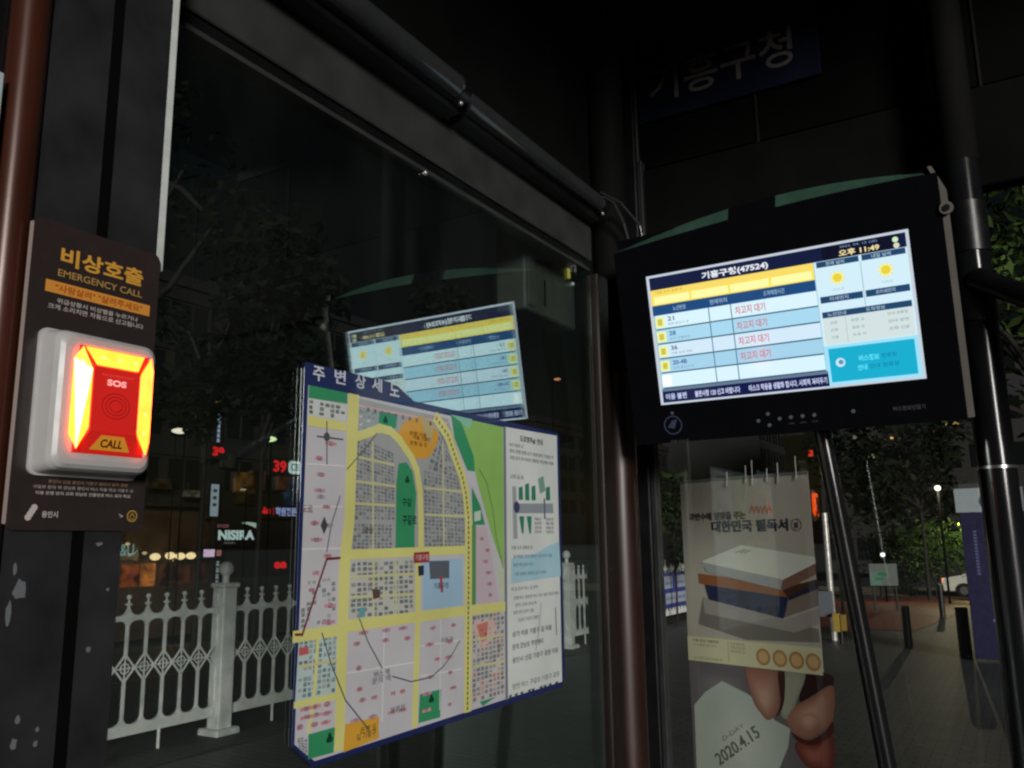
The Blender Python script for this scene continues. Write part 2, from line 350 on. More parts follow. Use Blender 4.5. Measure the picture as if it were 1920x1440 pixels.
# glass
a = MB(); a.box((-1.207, .7980, .12), (-1.2012, 2.544, 2.431), G_wall); a.build('glass_pane', sh)
a = MB(); a.box((-1.164, 2.996, .12), (-.121, 3.002, 2.62), G_end); a.build('glass_pane', sh)
a = MB(); a.box((-1.25, .7980, .06), (-1.21, 2.544, .12), M_post); a.box((-1.164, 2.98, .06), (-.121, 3.02, .12), M_post); a.build('bottom_rail', sh)

# junction box hanging outside under the beam
jb = thing('junction_box', (-1.36, 2.3, 2.2), 'pale grey metal box behind the glass, hung under the beam beside the corner', 'control box')
a = MB(); p = [onx(970, 440, -1.30), onx(972, 585, -1.30)]
a.box((-1.40, 2.245, 2.235), (-1.29, 2.60, 2.62), M_box, .006)
a.build('case', jb)
a = MB(); a.box((-1.2895, 2.26, 2.25), (-1.284, 2.30, 2.60), M_box, .001); a.box((-1.2895, 2.37, 2.27), (-1.286, 2.378, 2.36), M_dark); a.build('door_edge', jb)
a = MB(); a.box((-1.2895, 2.545, 2.415), (-1.283, 2.556, 2.455), emi('indicator_yellow', (215, 205, 90), 1.0)); a.ball((-1.284, 2.575, 2.40), .006, emi('indicator_white', (210, 210, 200), 1.0)); a.build('indicator', jb)

# ------------------------------------------------------------------ emergency call sign plate
def rrect(y0, y1, z0, z1, r, n=5):
    P = []
    for (cy, cz, a0) in ((y1-r, z1-r, 0), (y0+r, z1-r, 90), (y0+r, z0+r, 180), (y1-r, z0+r, 270)):
        for i in range(n+1): t = R_(a0+90*i/n); P.append((cy+r*math.cos(t), cz+r*math.sin(t)))
    return P
ep = thing('emergency_sign', (-1.12, .706, 1.525), 'brown sign plate headed emergency call in gold letters, on the grey post', 'sign')
M_plate = mat('plate_brown', (.032, .024, .0235), .25, 0, .08, 30, .01, coat=.3)
a = MB(); PY0, PY1, PZ0, PZ1 = .602, .802, 1.526, 1.952
a.prism([(-1.1235, y, z) for y, z in rrect(PY0, PY1, PZ0, PZ1, .012)], (1, 0, 0), .0035, M_plate)
a.build('plate', ep)
a = MB(); a.prism([(-1.1238, y, z) for y, z in rrect(PY0-.002, PY0+.001, PZ0+.008, PZ1-.008, .0012)], (1, 0, 0), .0042, mat('plate_edge', (.35, .28, .26), .4)); a.build('plate_edge', ep)
a = MB(); A = Art(a, (-1.1199, PY0, PZ0), (0, PY1-PY0, 0), (0, 0, PZ1-PZ0), .0002)
gold = pr((214, 160, 62), .2); org = pr((222, 150, 62), .2); wht = pr((196, 186, 184), .2); dorg = pr((176, 84, 26), .2); dgold = pr((150, 120, 92), .2); pale = pr((170, 158, 156), .2)
A.text('비상호출', .21, .862, .86, .925, gold, bold=.03)
A.text('EMERGENCY CALL', .20, .822, .86, .846, pr((180, 142, 78), .2), bold=.01)
A.rect(.12, .762, .935, .802, org, 1)
A.text('"사람살려" "살려주세요"', .19, .769, .87, .795, dorg, 2, bold=.02)
A.text('위급상황시 비상벨을 누르거나', .21, .731, .84, .748, wht, 1, bold=.01)
A.text('크게 소리치면 자동으로 신고됩니다', .15, .708, .89, .726, wht, 1, bold=.01)
for i, (u0, u1, c) in enumerate(((.26, .85, dgold), (.16, .90, pale), (.18, .88, wht))):
    A.dashes(u0, u1, .148-i*.0185, .011, c, 1, .5)
A.text('용인시', .235, .040, .345, .060, wht, 1, bold=.02)
for k in range(4): A.disc(.145+.012*k, .040+.010*k, .022, wht, 1+k*.1, n=14)
A.disc(.905, .05, .042, pr((190, 150, 60), .2), 1, n=24); A.disc(.905, .05, .034, M_plate, 1.5, n=24)
A.line([(.885, .045), (.905, .060), (.925, .045)], .0012, pr((190, 150, 60), .2), 2); A.line([(.89, .04), (.92, .04)], .0012, pr((190, 150, 60), .2), 2)
A.line([(.80, .055), (.83, .049), (.81, .046)], .001, wht, 1)
a.build('lettering', ep)
# ------------------------------------------------------------------ emergency call box
eb = thing('emergency_call_box', (-1.1195, .715, 1.60), 'white plastic call box with red glowing SOS button, mounted on the brown plate', 'alarm box')
M_hous = mat('housing_white', (.46, .46, .465), .38, 0, .05, 25, .02)
BY0, BY1, BZ0, BZ1, BX = .622, .784, 1.598, 1.799, -1.1195
import bmesh
def rounded(nm, parent, secs, m, smooth=True):
    a = MB(); rings = []
    for (x, ins, r) in secs: rings.append([(x, y, z) for y, z in rrect(BY0+ins, BY1-ins, BZ0+ins, BZ1-ins, max(r, .001), 6)])
    n = len(rings[0])
    for k in range(len(rings)-1): a.add(rings[k]+rings[k+1], [(i, (i+1) % n, n+(i+1) % n, n+i) for i in range(n)], m, smooth)
    a.add(rings[-1], [tuple(range(n))], m); return a
a = rounded('housing', eb, [(BX, 0, .012), (BX+.004, 0, .012), (BX+.0045, .003, .012), (BX+.032, .006, .016), (BX+.040, .009, .016), (BX+.0445, .014, .016), (BX+.046, .021, .014)], M_hous)
a.build('housing', eb)
FX = BX+.046
b0 = (.648, .767, 1.627, 1.774)      # base of the lit wedge
t0 = (.667, .736, 1.656, 1.744)      # its front face
FT = FX+.018
def lamp_panel(name, pts, m, th=.0015):
    a = MB(); V = [Vector(p) for p in pts]; n = (V[1]-V[0]).cross(V[2]-V[1]).normalized()
    if n.x < 0: V.reverse(); n = -n
    a.prism(V, n, th, m); return a.build(name, eb)
M_redp = mat('red_plastic', (.50, .018, .018), .3, 0, .05, 20)
M_redp.node_tree.nodes['Principled BSDF'].inputs['Emission Color'].default_value = (1, .02, .01, 1)
M_redp.node_tree.nodes['Principled BSDF'].inputs['Emission Strength'].default_value = .28
M_lamp = bpy.data.materials.new('lit_amber_lens'); M_lamp.use_nodes = True
t = M_lamp.node_tree; b = t.nodes['Principled BSDF']; b.inputs['Base Color'].default_value = (.6, .2, .02, 1); b.inputs['Roughness'].default_value = .2
tc = t.nodes.new('ShaderNodeTexCoord'); vo = t.nodes.new('ShaderNodeTexVoronoi'); vo.inputs['Scale'].default_value = 27; vo.inputs['Randomness'].default_value = .12
rp = t.nodes.new('ShaderNodeValToRGB'); rp.color_ramp.elements[0].position = .0; rp.color_ramp.elements[0].color = (1, .15, .04, 1)
rp.color_ramp.elements[1].position = .75; rp.color_ramp.elements[1].color = (1, .072, .006, 1); e = rp.color_ramp.elements.new(.22); e.color = (1, .10, .009, 1)
t.links.new(tc.outputs['Object'], vo.inputs['Vector']); t.links.new(vo.outputs['Distance'], rp.inputs[0]); t.links.new(rp.outputs[0], b.inputs['Emission Color'])
b.inputs['Emission Strength'].default_value = 11
y0, y1, z0, z1 = b0; Y0, Y1, Z0, Z1 = t0
M_led = emi('led_spot', (255, 246, 150), 1.6)
def leds(c0, c1, n, nrm):
    a = MB(); c0 = Vector(c0); c1 = Vector(c1); nrm = Vector(nrm).normalized()
    for i in range(n):
        c = c0.lerp(c1, (i+.5)/n); p_ = nrm.orthogonal().normalized(); q_ = nrm.cross(p_)
        a.add([c+(p_*math.cos(k*.6283)+q_*math.sin(k*.6283))*.0028 for k in range(10)], [tuple(range(10))], M_led)
    return a
# red wedge body
a = MB(); a.hull([(FX, y0+.006, z0), (FX, y1-.006, z0), (FX, y0+.006, z1), (FX, y1-.006, z1), (FT, Y0, Z0), (FT, Y1, Z0), (FT, Y0, Z1), (FT, Y1, Z1)], M_redp); a.build('button_body', eb)
e_ = .0016
def lerp3(p, q, t): return tuple(p[i]+(q[i]-p[i])*t for i in range(3))
def quad_on(c, e0, e1, f0, f1):   # c: 4 corners (bottom0,bottom1,top1,top0); inset quad
    def P(s, t): return lerp3(lerp3(c[0], c[1], s), lerp3(c[3], c[2], s), t)
    return [P(e0, f0), P(e1, f0), P(e1, f1), P(e0, f1)]
topc = [(FX, y0+.006, z1), (FX, y1-.006, z1), (FT, Y1, Z1), (FT, Y0, Z1)]
lamp_panel('light_lens', quad_on(topc, .07, .93, .08, .92), M_lamp, .002)
for (yb, Yt, sg) in ((y0, Y0, -1), (y1, Y1, 1)):
    lamp_panel('light_lens', [(FX+.001, yb+.0, z0+.024), (FX+.010, (yb*2+Yt)/3, z0+.004), (FT-.002, Yt+sg*.001, Z0+.004), (FT-.002, Yt+sg*.001, Z1-.004), (FX+.010, (yb*2+Yt)/3, z1-.004), (FX+.001, yb, z1-.020)], M_lamp, .002)
xm = (FX+FT)/2+.0032
for k in range(3):
    a = leds((xm, y0+.022+(y1-y0-.044)*k/3, (z1+Z1)/2), (xm, y0+.022+(y1-y0-.044)*(k+1)/3, (z1+Z1)/2), 1, (z1-Z1, 0, FT-FX)); a.build('led', eb)
for (yb, Yt, sg) in ((y0, Y0, -1), (y1, Y1, 1)):
    for k in range(4):
        zz = z0+.022+(z1-z0-.044)*(k+.5)/4; a = leds((xm, (yb+Yt)/2+sg*.0006, zz-.001), (xm, (yb+Yt)/2+sg*.0006, zz+.001), 1, (abs(Yt-yb), sg*(FT-FX), 0)); a.build('led', eb)
botc = [(FX, y0+.006, z0), (FX, y1-.006, z0), (FT, Y1, Z0), (FT, Y0, Z0)]
q = quad_on(botc, .20, .80, .22, .86)
# CALL plate on lower bevel
O = Vector(botc[0]); nb = (Vector(botc[1])-O).cross(Vector(botc[3])-O).normalized()
if nb.x < 0: nb = -nb
a = MB(); a.prism([Vector(p)+nb*.0002 for p in [q[0], q[1], lerp3(q[2], q[3], .12), lerp3(q[3], q[2], .12)]], nb, .0012, emi('call_amber', (200, 130, 40), .8, .4))
R0 = Vector(q[1])-Vector(q[0]); U0 = (Vector(q[3])+Vector(q[2]))/2-(Vector(q[0])+Vector(q[1]))/2
A = Art(a, Vector(q[0])+nb*.0016, R0, U0, .0001); A.text('CALL', .22, .2, .78, .78, pr((70, 30, 4), 0), 1, bold=.03)
a.build('call_plate', eb)
# SOS writing and speaker ring on the front
a = MB(); A = Art(a, (FT+.0003, Y0, Z0), (0, Y1-Y0, 0), (0, 0, Z1-Z0), .0002)
pk = emi('sos_pink', (250, 170, 165), 1.2, .4)
A.dashes(.16, .84, .875, .035, emi('sos_red', (235, 80, 70), .9, .4), 1, .2); A.text('SOS', .28, .73, .70, .83, pk, 1, bold=.04)
a.build('lettering', eb)
a = MB(); A = Art(a, (FT+.0003, Y0, Z0), (0, Y1-Y0, 0), (0, 0, Z1-Z0), .0002)
dk = mat('red_dark', (.25, .012, .012), .4)
for rr in (.30, .22, .14):
    A.line([(.5+rr*math.cos(k*math.pi/12), .42+rr*.66*math.sin(k*math.pi/12)) for k in range(25)], .0008, dk, 1)
a.build('speaker_grille', eb)

# ------------------------------------------------------------------ area map stuck on the glass
MX = -1.1985
mp = thing('area_map_board', (MX, 1.74, 1.09), 'coloured neighbourhood map board with blue title tab, stuck on the glass wall', 'map')
MZ0 = 1.5+(1.08-1.5)*1.1985/1.2225
a = MB(); A0 = Art(a, (MX, 0, 0), (0, 1, 0), (0, 0, 1), 1)
def mpx(x, y): p = onx(x, y, MX); return (p.y, p.z)
navy = pr((28, 40, 92))
tl = mpx(573, 679); tr_ = mpx(735, 709); tn = mpx(772, 752); r1 = mpx(1047, 812); r2 = mpx(1057, 1282); bl = mpx(586, 1436); b2 = mpx(546, 1400)
MT = mpx(860, 774)[1]+.004
outline = [tl, (tr_[0], tl[1]), (tr_[0]+.02, tl[1]-.006), (tn[0]+.008, MT), (r1[0]-.01, MT), (r1[0], MT-.012), (r1[0], MZ0+.03), (r1[0]-.02, MZ0+.004), (bl[0], MZ0+.004), (b2[0], b2[1]), (tl[0]-.004, tl[1]-.012)]
a.prism([(MX, y, z) for y, z in outline][::-1], (1, 0, 0), .002, navy)
a.build('board', mp)
a = MB(); A = Art(a, (MX+.0022, 0, 0), (0, 1, 0), (0, 0, 1), .00012)
class PX:  # pixel-measured print features mapped to the board's own metres
    pass
def ink(c):
    g_ = sum(c)/3; return tuple(int(max(0, min(240, (x*.90+g_*.10)*1.08+2))) for x in c)
def MP(pts, c, l): A.pp(pts, pr(ink(c)), l)
def ML(pts, wd, c, l): A.pl(pts, wd, pr(ink(c)), l)
LAV = (184, 183, 190); YEL = (204, 202, 118); GRN = (44, 140, 92); GRY = (128, 132, 138); PNK = (190, 108, 120); BLU = (146, 182, 208)
MP([(578, 722), (944, 801), (948, 1311), (590, 1427), (552, 1396)], LAV, 1)
MP([(945, 800), (1044, 817), (1054, 1278), (949, 1310)], (198, 204, 202), 1)
# pale ground of the built-up blocks
MP([(578, 745), (650, 760), (648, 790), (577, 778)], (190, 196, 196), 2)
MP([(664, 745), (840, 785), (875, 900), (872, 1030), (655, 1036)], (152, 156, 158), 2)
MP([(655, 1050), (778, 1045), (778, 1152), (654, 1166)], (176, 180, 172), 2)
MP([(560, 1196), (633, 1184), (628, 1300), (553, 1318)], (170, 190, 190), 2)
MP([(885, 1150), (945, 1140), (947, 1300), (885, 1322)], (180, 176, 176), 2)
random.seed(11)
def blocks(q, nu, nv, cols, fill=.85, l=3, jit=.25):
    nu = int(nu*1.25); nv = int(nv*1.3); fill = min(.96, fill+.04); jit = .2
    P = [A.px(*p) for p in q]
    def B(s, t):
        a0 = (P[0][0]+(P[1][0]-P[0][0])*s, P[0][1]+(P[1][1]-P[0][1])*s); b0_ = (P[3][0]+(P[2][0]-P[3][0])*s, P[3][1]+(P[2][1]-P[3][1])*s)
        return (a0[0]+(b0_[0]-a0[0])*t, a0[1]+(b0_[1]-a0[1])*t)
    for i in range(nu):
        for j in range(nv):
            if random.random() > fill: continue
            j1, j2, j3, j4 = [random.uniform(.05, jit+.05) for _ in range(4)]
            s0, s1 = (i+j1)/nu, (i+1-j2)/nu; t0_, t1_ = (j+j3)/nv, (j+1-j4)/nv
            A.poly([B(s0, t0_), B(s1, t0_), B(s1, t1_), B(s0, t1_)], pr(ink(random.choice(cols))), l)
            if random.random() < .3: A.poly([B(s0, t0_), B((s0+s1)/2, t0_), B((s0+s1)/2, (t0_+t1_)/2), B(s0, (t0_+t1_)/2)], pr(ink(random.choice([(84, 90, 96), (150, 156, 160), (160, 150, 120), (110, 140, 140)]))), l+2)
GC = [(118, 122, 128), (132, 134, 138), (104, 112, 116), (140, 138, 134), (100, 104, 122), (96, 112, 108)]
blocks([(668, 815), (738, 850), (740, 975), (664, 975)], 9, 16, GC, .9)
blocks([(662, 982), (735, 982), (735, 1030), (660, 1030)], 8, 6, GC, .93)
blocks([(657, 1054), (775, 1049), (775, 1150), (657, 1160)], 10, 9, GC, .72)
blocks([(793, 880), (868, 900), (872, 1025), (795, 1025)], 9, 15, GC, .9)
blocks([(825, 800), (850, 870), (868, 900), (800, 880)], 6, 6, GC, .8)
blocks([(885, 1155), (945, 1145), (945, 1300), (885, 1318)], 7, 14, GC+[(170, 120, 110), (180, 150, 140)], .85)
blocks([(560, 1200), (632, 1190), (628, 1298), (556, 1312)], 7, 9, [(112, 140, 142), (130, 150, 158), (96, 122, 128), (150, 158, 150)], .75)
blocks([(578, 748), (648, 762), (646, 788), (577, 776)], 6, 3, [(100, 110, 104), (120, 128, 124), (84, 96, 92)], .7)
blocks([(566, 1090), (630, 1080), (630, 1165), (562, 1180)], 6, 7, [(150, 160, 160), (110, 130, 134), (120, 124, 126)], .35)
blocks([(665, 765), (705, 775), (700, 806), (664, 806)], 4, 4, [(140, 170, 170), (120, 150, 150), (186, 190, 190)], .8)
blocks([(556, 1385), (576, 1378), (576, 1420), (560, 1405)], 3, 5, GC, .8)
# parks
MP([(579, 722), (651, 737), (651, 757), (578, 746)], GRN, 4); MP([(711, 771), (745, 777), (742, 803), (709, 802)], GRN, 4)
MP([(747, 869), (762, 867), (773, 884), (780, 927), (777, 985), (777, 1030), (741, 1031), (743, 904)], GRN, 4)
MP([(845, 778), (862, 785), (888, 856), (890, 884), (876, 882), (852, 822)], GRN, 4)
MP([(849, 780), (943, 801), (945, 1060), (936, 1045), (920, 996), (894, 902), (886, 858), (864, 790)], (132, 180, 88), 4)
MP([(845, 777), (885, 786), (880, 806), (862, 790)], (120, 184, 156), 5)
MP([(884, 912), (901, 950), (909, 984), (886, 984)], GRN, 5); MP([(889, 960), (901, 957), (901, 975), (889, 978)], (186, 200, 190), 6)
MP([(880, 984), (892, 984), (892, 1136), (880, 1138)], (84, 142, 84), 4)
MP([(892, 988), (912, 988), (936, 1130), (893, 1134)], (186, 172, 184), 5)
MP([(932, 1060), (945, 1066), (945, 1128), (940, 1128)], (178, 192, 160), 5)
MP([(787, 1302), (827, 1292), (825, 1345), (784, 1356)], GRN, 4); MP([(578, 1377), (628, 1363), (625, 1411), (577, 1424)], GRN, 4)
MP([(899, 1316), (930, 1306), (905, 1324)], GRN, 5)
MP([(760, 787), (791, 780), (808, 792), (822, 815), (820, 835), (802, 860), (773, 860), (744, 813)], (208, 150, 40), 5)
MP([(787, 780), (795, 782), (812, 800), (808, 835), (796, 812)], (176, 164, 110), 6)
MP([(647, 1358), (710, 1343), (710, 1384), (643, 1411)], (208, 152, 44), 5)
MP([(792, 1050), (867, 1047), (867, 1138), (793, 1144)], BLU, 5)
MP([(804, 1052), (842, 1051), (842, 1084), (806, 1086)], (84, 92, 104), 6)
# roads
def RD(pts, wd=.020, c=YEL, l=7): ML(pts, wd, c, l)
MP([(653, 737), (673, 741), (664, 980), (656, 1047), (644, 1404), (626, 1410), (636, 1047), (645, 980)], YEL, 7)
MP([(577, 779), (649, 792), (649, 809), (577, 798)], YEL, 7)
RD([(664, 820), (690, 812), (712, 803), (731, 808), (748, 824), (771, 858), (781, 882), (787, 922), (789, 980), (789, 1040)], .020)
RD([(818, 785), (840, 817), (854, 859), (866, 892), (873, 925), (878, 972), (878, 1100), (876, 1328)], .030)
RD([(650, 1040), (720, 1037), (872, 1031)], .020); RD([(650, 1174), (780, 1157), (862, 1146), (945, 1137)], .024); RD([(553, 1194), (640, 1181)], .022)
RD([(783, 1040), (783, 1160), (777, 1360)], .019); RD([(553, 1322), (632, 1304)], .012); RD([(596, 1196), (588, 1310), (578, 1372)], .008)
for t_ in range(60):
    s_ = t_/59; pts = [(818, 785), (840, 817), (854, 859), (866, 892), (873, 925), (878, 972), (878, 1100), (876, 1328)]
    cum = [0]; 
    for k in range(7): cum.append(cum[-1]+math.dist(pts[k], pts[k+1]))
    d_ = s_*cum[-1]; k = max(i for i in range(7) if cum[i] <= d_+1e-9); f_ = (d_-cum[k])/(cum[k+1]-cum[k])
    x = pts[k][0]+(pts[k+1][0]-pts[k][0])*f_; y = pts[k][1]+(pts[k+1][1]-pts[k][1])*f_
    u_, v_ = A.px(x, y); A.rect(u_-.003, v_-.004, u_+.003, v_+.004, pr((92, 96, 44) if t_ % 5 else (170, 90, 60)), 8)
# rows of pink names
def rows(q, n, m_, c=PNK):
    P = [A.px(*p) for p in q]
    for j in range(n):
        t_ = (j+.5)/n; a_ = [P[0][k]+(P[3][k]-P[0][k])*t_ for k in (0, 1)]; b_ = [P[1][k]+(P[2][k]-P[1][k])*t_ for k in (0, 1)]
        for i in range(m_):
            s_ = (i+random.uniform(.2, .8))/m_; u_ = a_[0]+(b_[0]-a_[0])*s_; v_ = a_[1]+(b_[1]-a_[1])*s_
            w3 = random.uniform(.008, .017); c_ = tuple(int(.62*c[k]+.38*LAV[k]+random.uniform(-10, 10)) for k in range(3)); A.rect(u_-w3, v_-.0032, u_+w3, v_+.0032, pr(ink(c_)), 8); A.dashes(u_-.007, u_+.006, v_-.0045, .009, pr(ink((112, 76, 96))), 9, .1)
rows([(655, 1180), (772, 1166), (772, 1205), (655, 1218)], 2, 3); rows([(655, 1235), (700, 1230), (690, 1310), (650, 1315)], 2, 1)
rows([(655, 1300), (772, 1275), (770, 1345), (650, 1372)], 2, 4); rows([(792, 1165), (862, 1156), (864, 1330), (790, 1350)], 6, 2)
rows([(582, 812), (645, 820), (635, 1180), (562, 1190)], 12, 1); rows([(895, 1000), (918, 1000), (930, 1125), (896, 1130)], 6, 1)
rows([(556, 1325), (628, 1308), (626, 1360), (556, 1372)], 3, 3, (180, 96, 104)); rows([(585, 905), (640, 905), (635, 1010), (575, 1015)], 2, 1, (150, 150, 160))
MP([(668, 757), (840, 792), (838, 796), (668, 762)], (196, 160, 160), 3)
for k in range(12): u_, v_ = A.px(690+k*13, 768+k*2.8); A.rect(u_-.004, v_-.005, u_+.004, v_+.004, pr((110, 110, 112)), 6)
MP([(888, 1165), (925, 1160), (928, 1195), (905, 1215), (890, 1190)], (200, 170, 164), 4); MP([(893, 1172), (915, 1165), (912, 1200), (902, 1204)], (190, 110, 100), 5)
MP([(560, 1215), (578, 1212), (578, 1226), (560, 1230)], (186, 84, 90), 6)
for (x0, y0_, x1, y1_) in ((668, 856, 738, 872), (666, 902, 740, 912), (665, 944, 740, 948), (698, 830, 699, 1030), (797, 915, 868, 922), (797, 965, 870, 968), (830, 830, 832, 1024), (657, 1082, 775, 1076), (657, 1120, 775, 1114), (700, 1052, 700, 1158), (742, 1050, 742, 1152), (888, 1200, 945, 1190), (888, 1250, 945, 1240), (560, 1250, 630, 1238)):
    RD([(x0, y0_), (x1, y1_)], .006, (186, 186, 140))
for (x0, y0_, x1, y1_) in ((650, 1262, 775, 1242), (788, 1212, 865, 1200), (788, 1268, 865, 1254), (575, 870, 645, 874), (570, 950, 642, 950), (566, 1030, 638, 1028), (720, 1178, 716, 1352), (826, 1162, 824, 1330)):
    RD([(x0, y0_), (x1, y1_)], .003, (206, 206, 208))
# lines
ML([(612, 790), (612, 870)], .003, (70, 72, 80), 10); ML([(594, 818), (642, 824)], .003, (70, 72, 80), 10); u_, v_ = A.px(612, 819); A.disc(u_, v_, .009, pr((80, 84, 92)), 10, .009)
ML([(637, 1046), (612, 1048), (590, 1115), (566, 1190), (553, 1190)], .005, (110, 40, 44), 10)
ML([(673, 1160), (690, 1205), (716, 1253)], .003, (70, 78, 86), 10); ML([(735, 1268), (770, 1278), (807, 1270), (830, 1250), (847, 1227), (862, 1200)], .003, (84, 88, 100), 10)
ML([(603, 1187), (620, 1245), (647, 1313), (690, 1367)], .003, (60, 70, 76), 10); ML([(706, 812), (680, 846), (650, 880)], .0025, (90, 94, 70), 10)
ML([(898, 880), (912, 905), (924, 960), (930, 1010), (943, 1065)], .003, (100, 120, 60), 10); ML([(637, 930), (620, 985), (612, 1035)], .003, (96, 96, 110), 10)
u_, v_ = A.px(607, 985); A.poly([(u_-.010, v_), (u_, v_-.018), (u_+.010, v_), (u_, v_+.018)], pr((70, 74, 82)), 9)
def MT_(st, x, y, w_, h_, c, bold=.02, l=12, rot=None):
    u_, v_ = A.px(x, y); A.text(st, u_-w_/2, v_-h_/2, u_+w_/2, v_+h_/2, pr(c), l, bold, rot)
for st, x, y in (('주', 597, 701), ('변', 637, 707), ('상', 675, 716), ('세', 706, 722), ('도', 739, 731)): MT_(st, x, y, .034, .030, (206, 214, 228), .02)
MT_('구갈', 762, 942, .034, .018, (20, 66, 50)); MT_('구갈로', 767, 975, .052, .022, (16, 50, 40))
MT_('♣', 763, 900, .016, .020, (10, 70, 50)); MT_('♣', 722, 788, .016, .020, (10, 70, 50)); MT_('♣', 808, 1311, .020, .022, (10, 60, 44)); MT_('♣', 617, 1385, .018, .022, (10, 60, 44))
MP([(775, 1036), (804, 1034), (804, 1054), (775, 1056)], (150, 44, 52), 11); MT_('기흥구청', 790, 1045, .048, .014, (226, 190, 190), .01, 13)
MP([(783, 1061), (794, 1060), (794, 1078), (784, 1080)], (40, 44, 72), 11)
MT_('기흥구청', 826, 1098, .060, .014, (60, 70, 90), .01); ML([(826, 1082), (828, 1108)], .010, (160, 60, 70), 9)
for (x, y) in ((783, 818), (790, 826), (784, 836)): A.dashes(*[A.px(x-16, y)[0], A.px(x+16, y)[0]], A.px(x, y)[1], .010, pr((120, 76, 20)), 11)
for (x, y, n_, c) in ((715, 1268, .05, (84, 70, 84)), (714, 1280, .06, (96, 104, 116)), (838, 1205, .05, (100, 110, 130)), (745, 1335, .05, (96, 108, 118)), (690, 1372, .05, (90, 84, 40)), (686, 1384, .06, (80, 90, 60)), (690, 1000, .03, (70, 74, 70)), (575, 960, .03, (120, 90, 100))):
    u_, v_ = A.px(x, y); A.dashes(u_-n_/2, u_+n_/2, v_, .013, pr(c), 11)
MP([(697, 1104), (712, 1106), (712, 1120), (699, 1124)], (84, 66, 60), 9); MP([(673, 1140), (685, 1138), (683, 1156), (672, 1158)], (90, 150, 160), 9)
# legend column
ML([(946, 802), (950, 1310)], .010, (112, 120, 132), 9)
MT_('도로명주소 안내', 996, 826, .13, .018, (70, 76, 80), .02); MT_('▼', 1000, 831, .012, .012, (50, 56, 60), 0, 13)
for (y, x0, x1, h_) in ((838, 954, 980, .009), (855, 955, 1037, .011), (867, 955, 1037, .011), (898, 956, 981, .012)):
    u0 = A.px(x0, y)[0]; u1 = A.px(x1, y)[0]; A.dashes(u0, u1, A.px((x0+x1)/2, y)[1], h_, pr((128, 134, 134)), 10)
MP([(960, 912), (967, 912), (970, 1010), (962, 1010)], (146, 152, 158), 9); MP([(965, 944), (1036, 944), (1037, 962), (965, 962)], (132, 142, 150), 10)
u_, v_ = A.px(968, 951); A.disc(u_, v_, .016, pr((62, 66, 104)), 11, .016); A.rect(A.px(1019, 950)[0], v_-.03, A.px(1019, 950)[0]+.008, v_+.03, pr((84, 90, 128)), 11)
for (x, y0_, y1_) in ((976, 914, 937), (988, 908, 938), (1000, 912, 938), (1027, 914, 938)):
    MP([(x-4, y0_), (x+3, y0_-2), (x+4, y1_), (x-4, y1_)], (40, 120, 92), 11)
MP([(1008, 898), (1018, 892), (1022, 920), (1012, 926)], (108, 150, 136), 11)
for (x) in (978, 992): MP([(x-5, 968), (x+4, 968), (x+3, 1000), (x, 1000)], (40, 122, 94), 11)
for k in range(4):
    for x0, x1 in ((1002, 1014), (1023, 1037)): u0 = A.px(x0, 976+k*8)[0]; A.dashes(u0, A.px(x1, 976)[0], A.px(1010, 976+k*8)[1], .009, pr((124, 112, 128)), 11)
MP([(958, 1048), (1000, 1040), (1030, 1022), (1048, 1016), (1051, 1080), (958, 1094)], (150, 190, 206), 9)
for k, (y, x0, x1) in enumerate(((1030, 958, 998), (1046, 962, 1034), (1062, 962, 1000), (1078, 964, 1024), (1106, 958, 1008), (1120, 962, 1046), (1136, 966, 1005), (1150, 962, 1000), (1163, 970, 1010))):
    u0 = A.px(x0, y)[0]; u1 = A.px(x1, y)[0]; A.dashes(u0, u1, A.px((x0+x1)/2, y)[1], .010, pr((84, 120, 150) if 0 < k < 4 else (130, 134, 138)), 11)
for k, (y, x0, x1, c) in enumerate(((1188, 960, 1034, (70, 74, 78)), (1210, 960, 1018, (84, 90, 92)), (1228, 960, 1046, (96, 100, 104)), (1272, 960, 1048, (130, 136, 134)))):
    u0 = A.px(x0, y)[0]; u1 = A.px(x1, y)[0]; A.dashes(u0, u1, A.px((x0+x1)/2, y)[1]-.004*k, .015, pr(c), 11)
ML([(1014, 1130), (1010, 1180), (1004, 1220)], .003, (130, 134, 134), 11); ML([(1041, 1140), (1043, 1190)], .005, (124, 104, 110), 11)
for k in range(9):   # flakes of missing print along the lower edge
    x = 955+k*11+random.uniform(-3, 3); y = 1306-(x-950)*.29; MP([(x-3, y+1), (x+4, y-3), (x+2, y+4)], (28, 34, 60), 12)
a.build('map_print', mp)

# ------------------------------------------------------------------ arrival display
TX, TY, TZ, TW, TH, TA = -.9558, 2.5151, 1.9247, .7648, .4121, .1984
TU = Vector((0, -math.sin(TA), math.cos(TA))); TR = Vector((1, 0, 0)); TN = TR.cross(TU)
def TP(u, v, n): return Vector((TX, TY, TZ))+TR*u+TU*v+TN*n
tv = thing('arrival_display', (-.57, 2.6, 1.8), 'black wall display listing bus arrivals with yellow header, hung above the tall banner', 'display screen')
M_bez = mat('bezel_black', (.003, .0033, .0045), .85, 0, .1, 20, .01, spec=.02)
M_hood = mat('hood_green_glint', (.034, .078, .056), .35, 0, .15, 20)
M_side = mat('side_frame_grey', (.13, .12, .11), .8, 0, .12, 12, spec=.05)
a = MB()
def slab(a, pts, n0, n1, m):
    k = len(pts); V = [TP(u, v, n0) for u, v in pts]+[TP(u, v, n1) for u, v in pts]
    a.add(V, [tuple(range(k))[::-1], tuple(range(k, 2*k))]+[(i, (i+1) % k, k+(i+1) % k, k+i) for i in range(k)], m)
W2 = .852; L2 = -.098
